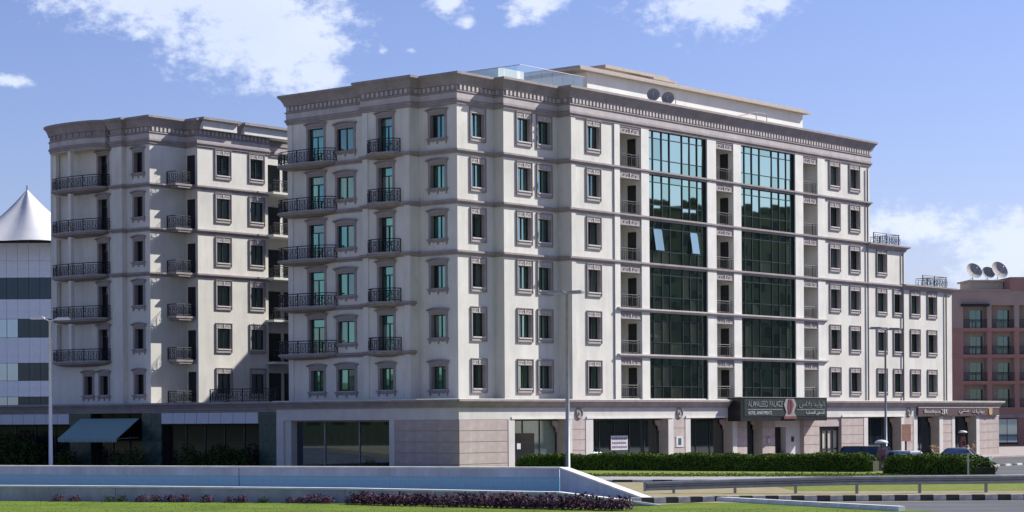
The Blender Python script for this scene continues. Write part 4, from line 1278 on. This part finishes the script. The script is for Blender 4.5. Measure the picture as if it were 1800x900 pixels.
# lawn edging that runs to the viewer
e1 = kerb_run('lawn_edging', '', (8.1, 85.6), (14.25, 76.1), 10, h=.22, d=.30, m0='coping', alt=False)
e1.rotation_euler[2] = math.atan2(-10.0, 5.5)
W_strip('bare_soil', [(8.7, 85.8), (9.6, 84.2), (8.4, 83.6), (6.8, 84.0)], .056, 'dirt')
# pavement before the podium
m = MB(); a = L2W(-2.2, -6.4); b = L2W(79, -6.4); c = L2W(79, -1.0); d_ = L2W(-2.2, -1.0)
m.prism([a[:2], b[:2], c[:2], d_[:2]], GZ - .2, GZ + .12); struct(m.build('pavement', 'paving'))
m = MB(); m.prism([(40, 205), (110, 215), (110, 262), (40, 258)], GZ - .2, GZ + .10); struct(m.build('pavement', 'paving'))

# underpass walls
def wall_run(name, label, pts, tops, th, mface, coping=True, band=None, cat='wall', z0=0., joints=None):
    e = empty(name, label, cat, (pts[0][0], pts[0][1], 0), 0)
    O = Vector((pts[0][0], pts[0][1]))
    for (p, q, zp, zq) in zip(pts, pts[1:], tops, tops[1:]):
        P = Vector(p) - O; Q = Vector(q) - O; t = (Q - P); L = t.length; ang = math.atan2(t.y, t.x)
        f = MB()
        if band and abs(zp - zq) < .01:
            f.xzprism([(0.02, z0), (L - .02, z0), (L - .02, zq - band), (0.02, zp - band)], .02, th); f.build('tile_face', 'blue_tile', e, (P.x, P.y, 0), ang)
            f = MB(); f.xzprism([(0.02, zp - band), (L - .02, zq - band), (L - .02, zq), (0.02, zp)], 0, th); f.build('panel', mface, e, (P.x, P.y, 0), ang)
        else:
            f.xzprism([(0.01, z0 - .1), (L - .01, z0 - .1), (L - .01, zq), (0.01, zp)], 0, th); f.build('panel', mface, e, (P.x, P.y, 0), ang)
        if coping:
            c = MB(); c.xzprism([(0, zp + .001), (L, zq + .001), (L, zq + .075), (0, zp + .075)], -.04, th + .08); c.build('coping', 'coping', e, (P.x, P.y, 0), ang)
    return e
far = [(-56, 119.9), (-40, 113.4), (-28.5, 108.8), (-13.0, 102.5), (2.12, 96.4), (5.45, 88.7)]
wall_run('underpass_wall', 'long pale wall with a blue tiled band and white sloping end', far, [1.12, 1.12, 1.12, 1.12, 1.12, .0], .35, 'wall_paint', band=.37)
near = [(-60, 104), (-34, 95.4), (-16.5, 89.6), (-6.7, 86.3), (1.75, 82.2), (4.4, 81.3), (5.6, 81.4)]
wall_run('underpass_parapet', 'low grey parapet with white coping behind the purple shrubs', near, [.62, .62, .61, .57, .50, .2, .02], .3, 'wall_grey')

# guard rail
gr = empty('guard_rail', 'grey steel roadside guard rail on short posts', 'guard rail', (5.9, 96.2, 0), 0)
gpts = [(0, 0), (4, -.5), (9, -1.9), (15.6, -1.2), (22, .4), (34, 3.0)]
prof = [(.02, .50), (-.05, .54), (-.05, .63), (.03, .68), (.03, .72), (-.05, .77), (-.05, .86), (.02, .90), (.04, .90), (.04, .50)]
m = MB(); m.sweep(gpts, [(-o, z) for o, z in prof]); m.v = [(x, y, z - .12 - .26 * max(0, 1 - x / 9)) for x, y, z in m.v]; m.build('beam', 'galv', gr)
for s_, (x, y) in enumerate([(1.3, -.05), (4, -.4), (6.6, -1.1), (9.2, -1.78), (12.0, -1.55), (15.0, -1.15), (18, -.50), (21, .25), (25, 1.15), (30, 2.2)]):
    m = MB(); dz = .12 + .26 * max(0, 1 - x / 9); m.box(x - .06, x + .06, y + .06, y + .18, 0, .86 - dz); m.box(x - .05, x + .05, y + .0, y + .06, .58 - dz, .82 - dz); m.build('post', 'galv', gr)
m = MB(); m.box(-.05, .05, -.12, .12, .10, .54); m.build('end_cap', 'galv', gr)

# street lamps
def lamp(x, y, z, h, label, arms, r=.085, m='pole_paint'):
    e = empty('street_lamp', label, 'street lamp', (x, y, z), 0, 'street lamps round the hotel')
    p = MB(); p.tube([(0, 0, 0), (0, 0, h * .5), (0, 0, h)], [r * 1.35, r * 1.1, r * .8], 10); p.lathe([(r * 2.1, 0), (r * 2.1, .05), (r * 1.5, .3), (r * 1.3, .35)], 10); p.build('pole', m, e, smooth=True)
    for sx, sy, L, rise in arms:
        a = MB(); a.tube([(0, 0, h - .08), (sx * L * .4, sy * L * .4, h + rise * .5), (sx * L * .6, sy * L * .6, h + rise)], .04, 6); a.build('arm', m, e)
        hd = MB(); t = Vector((sx, sy)).normalized(); n_ = Vector((-t.y, t.x)); c0 = t * L * .5; c1 = t * (L * .5 + .95)
        q = [c0 - n_ * .09, c1 - n_ * .13, c1 + n_ * .13, c0 + n_ * .09]
        hd.prism([(k.x, k.y) for k in q], h + rise - .05, h + rise + .07); qq = [c0 + t * .1 - n_ * .06, c1 - t * .1 - n_ * .08, c1 - t * .1 + n_ * .08, c0 + t * .1 + n_ * .06]
        hd.prism([(k.x, k.y) for k in qq], h + rise + .07, h + rise + .12); ho = hd.build('lamp_head', m, e)
        ln = MB(); ln.prism([(k.x, k.y) for k in qq], h + rise - .07, h + rise - .051); ln.build('lens', 'lamp_lens', ho)
lamp(-29.75, 139, GZ, 10.3, 'white street lamp before the blue tiled wall and dark shop front', ((-1, .2, .75, .12), (1, -.1, .75, .05)), .10)
lamp(2.93, 113.7, 0, 9.95, 'grey street lamp by the near end of the hedge, tallest of the lamps', ((-1, .3, .25, .06), (.6, -.5, .25, .02)), .095, 'galv')
lamp(28.6, 165, GZ, 10.4, 'slim grey street lamp among the parked cars', ((-1, .3, .5, .1), (1, .2, .5, .02)), .08, 'galv')

# ------------------------------------------------------------------ cars
def car(label, loc, rz, body_m, L=4.5, H=1.45, W=1.8, suv=False):
    e = empty('parked_car', label, 'car', loc, rz, 'cars parked along the hotel')
    hb = .82 if not suv else 1.0
    if suv:
        low = [(-L / 2, .40), (-L / 2 + .05, .95), (-L / 2 + .15, hb), (L / 2 - 1.15, hb), (L / 2 - .15, hb - .12), (L / 2, .75), (L / 2, .38)]
        roof = [(-L / 2 + .18, hb), (-L / 2 + .42, H - .06), (-L / 2 + .8, H), (.45, H), (.75, H - .05), (L / 2 - 1.2, hb)]
    else:
        low = [(-L / 2, .35), (-L / 2 + .02, .80), (-L / 2 + .2, hb + .04), (L / 2 - 1.2, hb), (L / 2 - .2, hb - .18), (L / 2, .58), (L / 2, .32)]
        roof = [(-L / 2 + .75, hb + .03), (-.95, H - .05), (-.5, H), (.25, H - .01), (.6, H - .09), (L / 2 - 1.15, hb)]
    def loft(poly, widths):
        m = MB(); n = len(poly); i = 0
        for s in (-1, 1):
            for (x, z), w in zip(poly, widths):
                m.v.append((x, s * w, z))
        m.f.append(tuple(range(n))); m.f.append(tuple(range(2 * n - 1, n - 1, -1)))
        for k in range(n):
            k2 = (k + 1) % n; m.f.append((k2, k, n + k, n + k2))
        return m
    b = loft(low[::-1], [W / 2 * (.93 if abs(x) > L / 2 - .1 else 1) for x, z in low[::-1]])
    bo = b.build('body', body_m, e)
    bv = bo.modifiers.new('bevel', 'BEVEL'); bv.width = .06; bv.segments = 2; bv.limit_method = 'ANGLE'
    g_ = loft(roof[::-1], [W / 2 * (.97 if z < hb + .1 else .76) for x, z in roof[::-1]])
    g_.build('glasshouse', 'glass_car' if suv else 'glass_car_pale', e)
    r_ = MB()
    tp = [p for p in roof if p[1] > H - .1]
    x0, x1 = tp[0][0] + .02, tp[-1][0] - .02
    r_.prism([(x0, -W * .385), (x1, -W * .385), (x1, W * .385), (x0, W * .385)], H - .09, H + .02)
    ro = r_.build('roof', body_m, e)
    for s in (-1, 1):
        pm = MB()
        for (xa, za), (xb, zb) in ((roof[0], roof[1]), (roof[-1], roof[-2])):
            pm.tube([(xa, s * W * .485, za), (xb, s * W * .385, zb)], .045, 5)
        xm = (roof[0][0] + roof[-1][0]) / 2
        pm.tube([(xm, s * W * .492, hb), (xm, s * W * .388, H - .04)], .045, 5); pm.build('pillar', body_m, e)
        hl = MB(); hl.box(L / 2 - .12, L / 2 + .015, s * W * .33 - .17, s * W * .33 + .17, .58, .74); hl.build('headlight', 'lamp_lens', e)
        tl = MB(); tl.box(-L / 2 - .01, -L / 2 + .1, s * W * .38 - .1, s * W * .38 + .1, .65, .85); tl.build('tail_light', 'emblem_red', e)
        mr = MB(); mr.box(L / 2 - 1.45, L / 2 - 1.27, s * (W / 2 + .07) - .07, s * (W / 2 + .07) + .07, hb, hb + .14); mr.build('mirror', body_m, e)
        for xw in (-L / 2 + .85, L / 2 - .85):
            wm = MB(); wm.lathe([(.2, -.1), (.30, -.11), (.33, -.06), (.33, .06), (.30, .11), (.2, .1)], 18)
            o = wm.build('wheel', 'tyre', e, (xw, s * (W / 2 - .08), .33)); o.rotation_euler = (R_(90), 0, 0)
            rm = MB(); rm.lathe([(0.001, -.09), (.2, -.095), (.2, .095), (.001, .09)], 12); rm.build('rim', 'steel', o)
    return e
car('black sport utility car parked behind the clipped hedge', (24.3, 145.2, GZ + .004), R_(-38), 'car_black', 4.7, 1.74, 1.9, True)
car('white saloon car parked by the gap between the hedges', (26.6, 145.0, GZ + .004), R_(-40), 'car_white', 4.4, 1.42, 1.75)
car('silver saloon car parked by the mauve signed shop', (33.5, 161.0, GZ + .004), R_(-20), 'car_silver', 4.4, 1.36, 1.75)

# parking meters with a solar hat
def meter(x, y, z, label):
    e = empty('parking_meter', label, 'parking meter', (x, y, z), R_(15), 'parking meters')
    m = MB(); m.prism([(-.24, -.2), (.24, -.2), (.24, .2), (-.24, .2)], 0, 1.45); m.prism([(-.20, -.17), (.20, -.17), (.20, .17), (-.20, .17)], 1.45, 1.72); m.build('cabinet', 'meter_red', e)
    m = MB(); m.box(-.13, .13, -.225, -.201, .95, 1.3); m.build('screen', 'sign_black', e)
    m = MB(); m.box(-.10, .10, -.225, -.201, .55, .8); m.build('panel', 'paper', e)
    m = MB(); m.tube([(0, 0, 1.72), (0, 0, 2.12)], .05, 6); m.build('neck', 'sign_black', e)
    m = MB(); m.lathe([(.001, 2.30), (.2, 2.28), (.38, 2.20), (.44, 2.12), (.40, 2.08), (.001, 2.10)], 14); m.build('solar_hat', 'pole_paint', e, smooth=True)
meter(23.2, 135.5, GZ, 'red parking meter with white hat in the hedge gap')
meter(41.2, 197.2, GZ + .12, 'red parking meter with white hat before the mauve signed shop')
# orange notice on a post
e = empty('orange_sign', 'small orange notice board on a dark post by the shop', 'sign', (33.6, 184.0, GZ + .12), R_(30))
m = MB(); m.box(-.05, .05, -.05, .05, 0, 1.5); m.build('post', 'sign_black', e)
m = MB(); m.box(-.5, .5, -.08, -.051, 1.5, 2.95); m.build('board', 'sign_orange', e)
m = MB(); m.box(-.035, .035, .051, .081, 0.02, 2.9); m.build('rear_batten', 'sign_black', e)
# slim bollard post in front of the hedge end
e = empty('marker_post', 'slim grey marker post at the rounded end of the hedge', 'post', (24.9, 117.8, 0), 0)
m = MB(); m.tube([(0, 0, 0), (0, 0, 1.35)], .05, 8); m.build('shaft', 'galv', e); m = MB(); m.tube([(0, 0, 1.35), (0, 0, 1.5)], .065, 8); m.build('cap', 'sign_black', e)

# ------------------------------------------------------------------ planting
def leaf_cloud(n, fn, size, rs):
    m = MB()
    for _ in range(n):
        p, nrm = fn(rs)
        a = Vector((rs.gauss(0, 1), rs.gauss(0, 1), rs.gauss(0, 1)))
        d1 = (nrm * .9 + a * .55).normalized(); u = d1.cross(Vector((rs.gauss(0, 1), rs.gauss(0, 1), rs.gauss(0, 1)))).normalized(); w = d1.cross(u)
        s = size * rs.uniform(.6, 1.3)
        m.quad(tuple(p - u * s), tuple(p + w * s * .55), tuple(p + u * s), tuple(p - w * s * .55))
    return m
def hedge(label, pts, width, hts, seed):
    rs = random.Random(seed)
    e = empty('hedge', label, 'hedge', (pts[0][0], pts[0][1], 0), 0, 'clipped hedges along the verge')
    O = Vector((pts[0][0], pts[0][1])); P = [Vector(p) - O for p in pts]; Ls = [0]
    for a, b in zip(P, P[1:]):
        Ls.append(Ls[-1] + (b - a).length)
    T = Ls[-1]
    def at(s):
        for i in range(len(P) - 1):
            if s <= Ls[i + 1]:
                t = (s - Ls[i]) / (Ls[i + 1] - Ls[i]); return P[i].lerp(P[i + 1], t), (P[i + 1] - P[i]).normalized()
        return P[-1], (P[-1] - P[-2]).normalized()
    def H(s):
        f = s / T * (len(hts) - 1); i = min(int(f), len(hts) - 2); h = hts[i] + (hts[i + 1] - hts[i]) * (f - i)
        end = min(1, s / .9, (T - s) / .9)
        return h * (.55 + .45 * math.sqrt(max(0, end))) + .05 * math.sin(s * 2.1) + .03 * math.sin(s * 5.3 + 1)
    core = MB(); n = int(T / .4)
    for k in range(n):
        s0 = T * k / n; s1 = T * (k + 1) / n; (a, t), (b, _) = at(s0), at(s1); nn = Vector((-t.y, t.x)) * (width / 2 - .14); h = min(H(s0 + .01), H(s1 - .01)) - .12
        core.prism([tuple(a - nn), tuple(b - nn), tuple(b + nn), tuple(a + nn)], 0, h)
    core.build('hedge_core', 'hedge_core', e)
    def fn(rs):
        s = rs.uniform(0, T); c, t = at(s); nn = Vector((-t.y, t.x)); h = H(s); k = rs.random()
        if k < .42:     # top
            o = rs.uniform(-.5, .5) * width; z = h + rs.uniform(-.10, .05) - .10 * (abs(o) / (width / 2)) ** 3; q = c + nn * o; return Vector((q.x, q.y, z)), Vector((0, 0, 1))
        sgn = -1 if k < .85 else 1
        o = sgn * (width / 2 + rs.uniform(-.12, .05)); z = rs.uniform(.02, h); q = c + nn * o
        return Vector((q.x, q.y, z)), Vector((nn.x * sgn, nn.y * sgn, .35))
    leaf_cloud(int(T * 620), fn, .075, rs).build('foliage', 'hedge_leaf', e)
hedge('long clipped green hedge in front of the hotel entrance', [(.75, 143.9), (3.7, 141.0), (10.5, 137.3), (16.5, 134.3), (22.2, 131.6)], 1.6, [.85, 1.0, .98, 1.08, 1.02, 1.1, 1.0, 1.05, 1.12, 1.15], 3)
hedge('short clipped green hedge by the side road with a rounded end', [(22.55, 127.5), (24.5, 123.5), (26.2, 119.6)], 1.7, [1.05, 1.12, 1.15, 1.1], 5)

def shrub_mesh(seed, r, h, mtl, n=240, size=.055):
    rs = random.Random(seed)
    def fn(rs):
        while True:
            v = Vector((rs.uniform(-1, 1), rs.uniform(-1, 1), rs.uniform(0, 1)))
            if .25 < v.length < 1.05 + .12 * math.sin(v.x * 7 + seed) + .1 * math.cos(v.y * 9):
                break
        nrm = Vector((v.x, v.y, v.z + .5)).normalized()
        return Vector((v.x * r, v.y * r, .03 + v.z * h)), nrm
    return leaf_cloud(n, fn, size, rs).mesh('foliage', mtl)
def stems_mesh(r, h, seed):
    rs = random.Random(seed); m = MB()
    for k in range(5):
        a = rs.uniform(0, 6.28); m.tube([(0, 0, 0), (math.cos(a) * r * .55, math.sin(a) * r * .55, h * .75)], [.018, .008], 4)
    return m.mesh('stem', 'stem')
PM = [shrub_mesh(s, .46, .46, 'purple_leaf', 300, .06) for s in (1, 2, 3)]; PS = stems_mesh(.46, .45, 4)
GM = [shrub_mesh(s, .42, .38, 'bush_leaf', 260, .05) for s in (5, 6)]
def shrub(x, y, me, sc, label, grp, rz, z=.05):
    e = empty('shrub', label, 'shrub', (x, y, z), rz, grp); e.scale = (sc, sc, sc * rnd.uniform(.85, 1.2))
    put('foliage', me, e); put('stem', PS, e)
def par_at(px):      # walk along the foot of the near parapet by world x
    for (a, b) in zip(near, near[1:]):
        if a[0] <= px <= b[0]:
            t = (px - a[0]) / (b[0] - a[0]); return a[1] + (b[1] - a[1]) * t
    return near[-1][1]
x = -6.2
while x < 4.2:
    y = 84.6 - (x + 6.2) * .70 + rnd.uniform(-.25, .25)
    shrub(x, y, PM[rnd.randrange(3)], rnd.uniform(.85, 1.25), 'purple leaved shrub in the dense row before the low parapet', 'purple shrubs in the dense row', rnd.uniform(0, 6))
    x += rnd.uniform(.34, .5)
for xx in (-18.9, -18.2, -16.6, -16.1, -15.2, -14.6, -14.0, -13.4, -12.4, -11.4, -10.9, -10.0, -8.9, -8.4, -7.9, -7.4):
    y = par_at(xx) - rnd.uniform(.5, .75)
    pur = rnd.random() < .65
    if pur:
        shrub(xx, y, PM[rnd.randrange(3)], rnd.uniform(.5, .75), 'small purple shrub in the gappy row along the low parapet', 'small shrubs in the gappy row', rnd.uniform(0, 6))
    else:
        shrub(xx, y, GM[rnd.randrange(2)], rnd.uniform(.5, .7), 'small green shrub in the gappy row along the low parapet', 'small green shrubs in the gappy row', rnd.uniform(0, 6))
# bushes before the dark shop fronts
BM = [shrub_mesh(s, .9, 1.7, 'bush_leaf', 900, .10) for s in (11, 12, 13)]
def bush(yl, xl, sc, label, grp):
    p = L2W(xl, yl, GZ); e = empty('bush', label, 'bush', p, rnd.uniform(0, 6), grp); e.scale = (sc, sc, sc * rnd.uniform(.9, 1.2))
    put('foliage', BM[rnd.randrange(3)], e); put('stem', PS, e)
for yl in (17.6, 18.9, 20.0, 21.2, 22.3, 23.4):
    bush(yl, -3.3 - rnd.uniform(0, .3), rnd.uniform(.85, 1.1), 'dark green bush in the row before the marble shop front', 'bushes before the panelled shop')
for yl in (29.2, 31.0, 36.9, 38.0):
    bush(yl, -3.6, rnd.uniform(.8, 1.0), 'dark green bush standing beside the striped awning', 'bushes beside the awning')
for yl in (41.5, 43.0, 44.3, 45.6, 46.9):
    bush(yl, -3.6, rnd.uniform(1.2, 1.55), 'tall dark bush behind the white street lamp', 'tall bushes behind the lamp')
for yl in (5.2, 6.2, 7.1):
    bush(yl, -3.2, rnd.uniform(.45, .6), 'low dark bush under the wide shop window', 'low bushes under the shop window')
# potted palms by the mauve shop
def palm(x, y, z, label):
    e = empty('potted_palm', label, 'plant', (x, y, z), 0, 'potted palms by the shop')
    m = MB(); m.lathe([(.001, 0), (.2, 0), (.28, .45), (.25, .45), (.22, .40), (.001, .40)], 12); m.build('pot', 'kerb_white', e)
    rs = random.Random(int(x * 10)); m = MB()
    for k in range(16):
        a = rs.uniform(0, 6.28); L = rs.uniform(.5, .8); up = rs.uniform(.4, 1.0); c, s = math.cos(a), math.sin(a)
        p0 = Vector((0, 0, .42)); p1 = Vector((c * L * .5, s * L * .5, .42 + up * .7)); p2 = Vector((c * L, s * L, .42 + up * .55)); n_ = Vector((-s, c, 0)) * .05
        m.quad(tuple(p0 - n_ * .3), tuple(p0 + n_ * .3), tuple(p1 + n_), tuple(p1 - n_)); m.tri(tuple(p1 - n_), tuple(p1 + n_), tuple(p2))
    m.build('frond', 'gold', e)
p = L2W(64.6, -4.6, GZ + .12); palm(*p, 'small potted palm before the stone pier under the mauve sign')
p = L2W(58.0, -4.6, GZ + .12); palm(*p, 'small potted palm beside the orange notice')

# grass blades over the lawn and the verge, too small to count
rs = random.Random(31); m = MB()
for _ in range(4500):
    x = rs.uniform(-24, 13); y = rs.uniform(74, 91)
    lim = 86.1 - (x + 6.7) * .49 if x > -6.7 else (89.4 - (x + 16.5) * .337 if x > -16.5 else 89.4 - (x + 16.5) * .331)
    if y > lim - .1 or (x > 1.8 and y > 82) or (x > 8.2 and y > 85.4 - (x - 8.2) * 1.55):
        continue
    a = rs.uniform(0, 6.28); h = rs.uniform(.01, .022); w = .03; c, q = math.cos(a) * w, math.sin(a) * w
    m.tri((x - c, y - q, .05), (x + c, y + q, .05), (x + rs.uniform(-.03, .03), y + rs.uniform(-.03, .03), .05 + h))
o = m.build('grass', 'lawn'); o['kind'] = 'stuff'
m = MB()
for _ in range(9000):
    t = rs.random(); x = -3 + t * 29.5; y0 = 125.8 - (x + 3) * .235; y = y0 + abs(rs.gauss(0, 3.2))
    if y > 145.5 - (x + 2) * .54 or y > 131:
        continue
    a = rs.uniform(0, 6.28); h = rs.uniform(.03, .09); w = .05; c, q = math.cos(a) * w, math.sin(a) * w
    m.tri((x - c, y - q, .008), (x + c, y + q, .008), (x + rs.uniform(-.05, .05), y + rs.uniform(-.05, .05), .008 + h))
o = m.build('grass', 'verge'); o['kind'] = 'stuff'
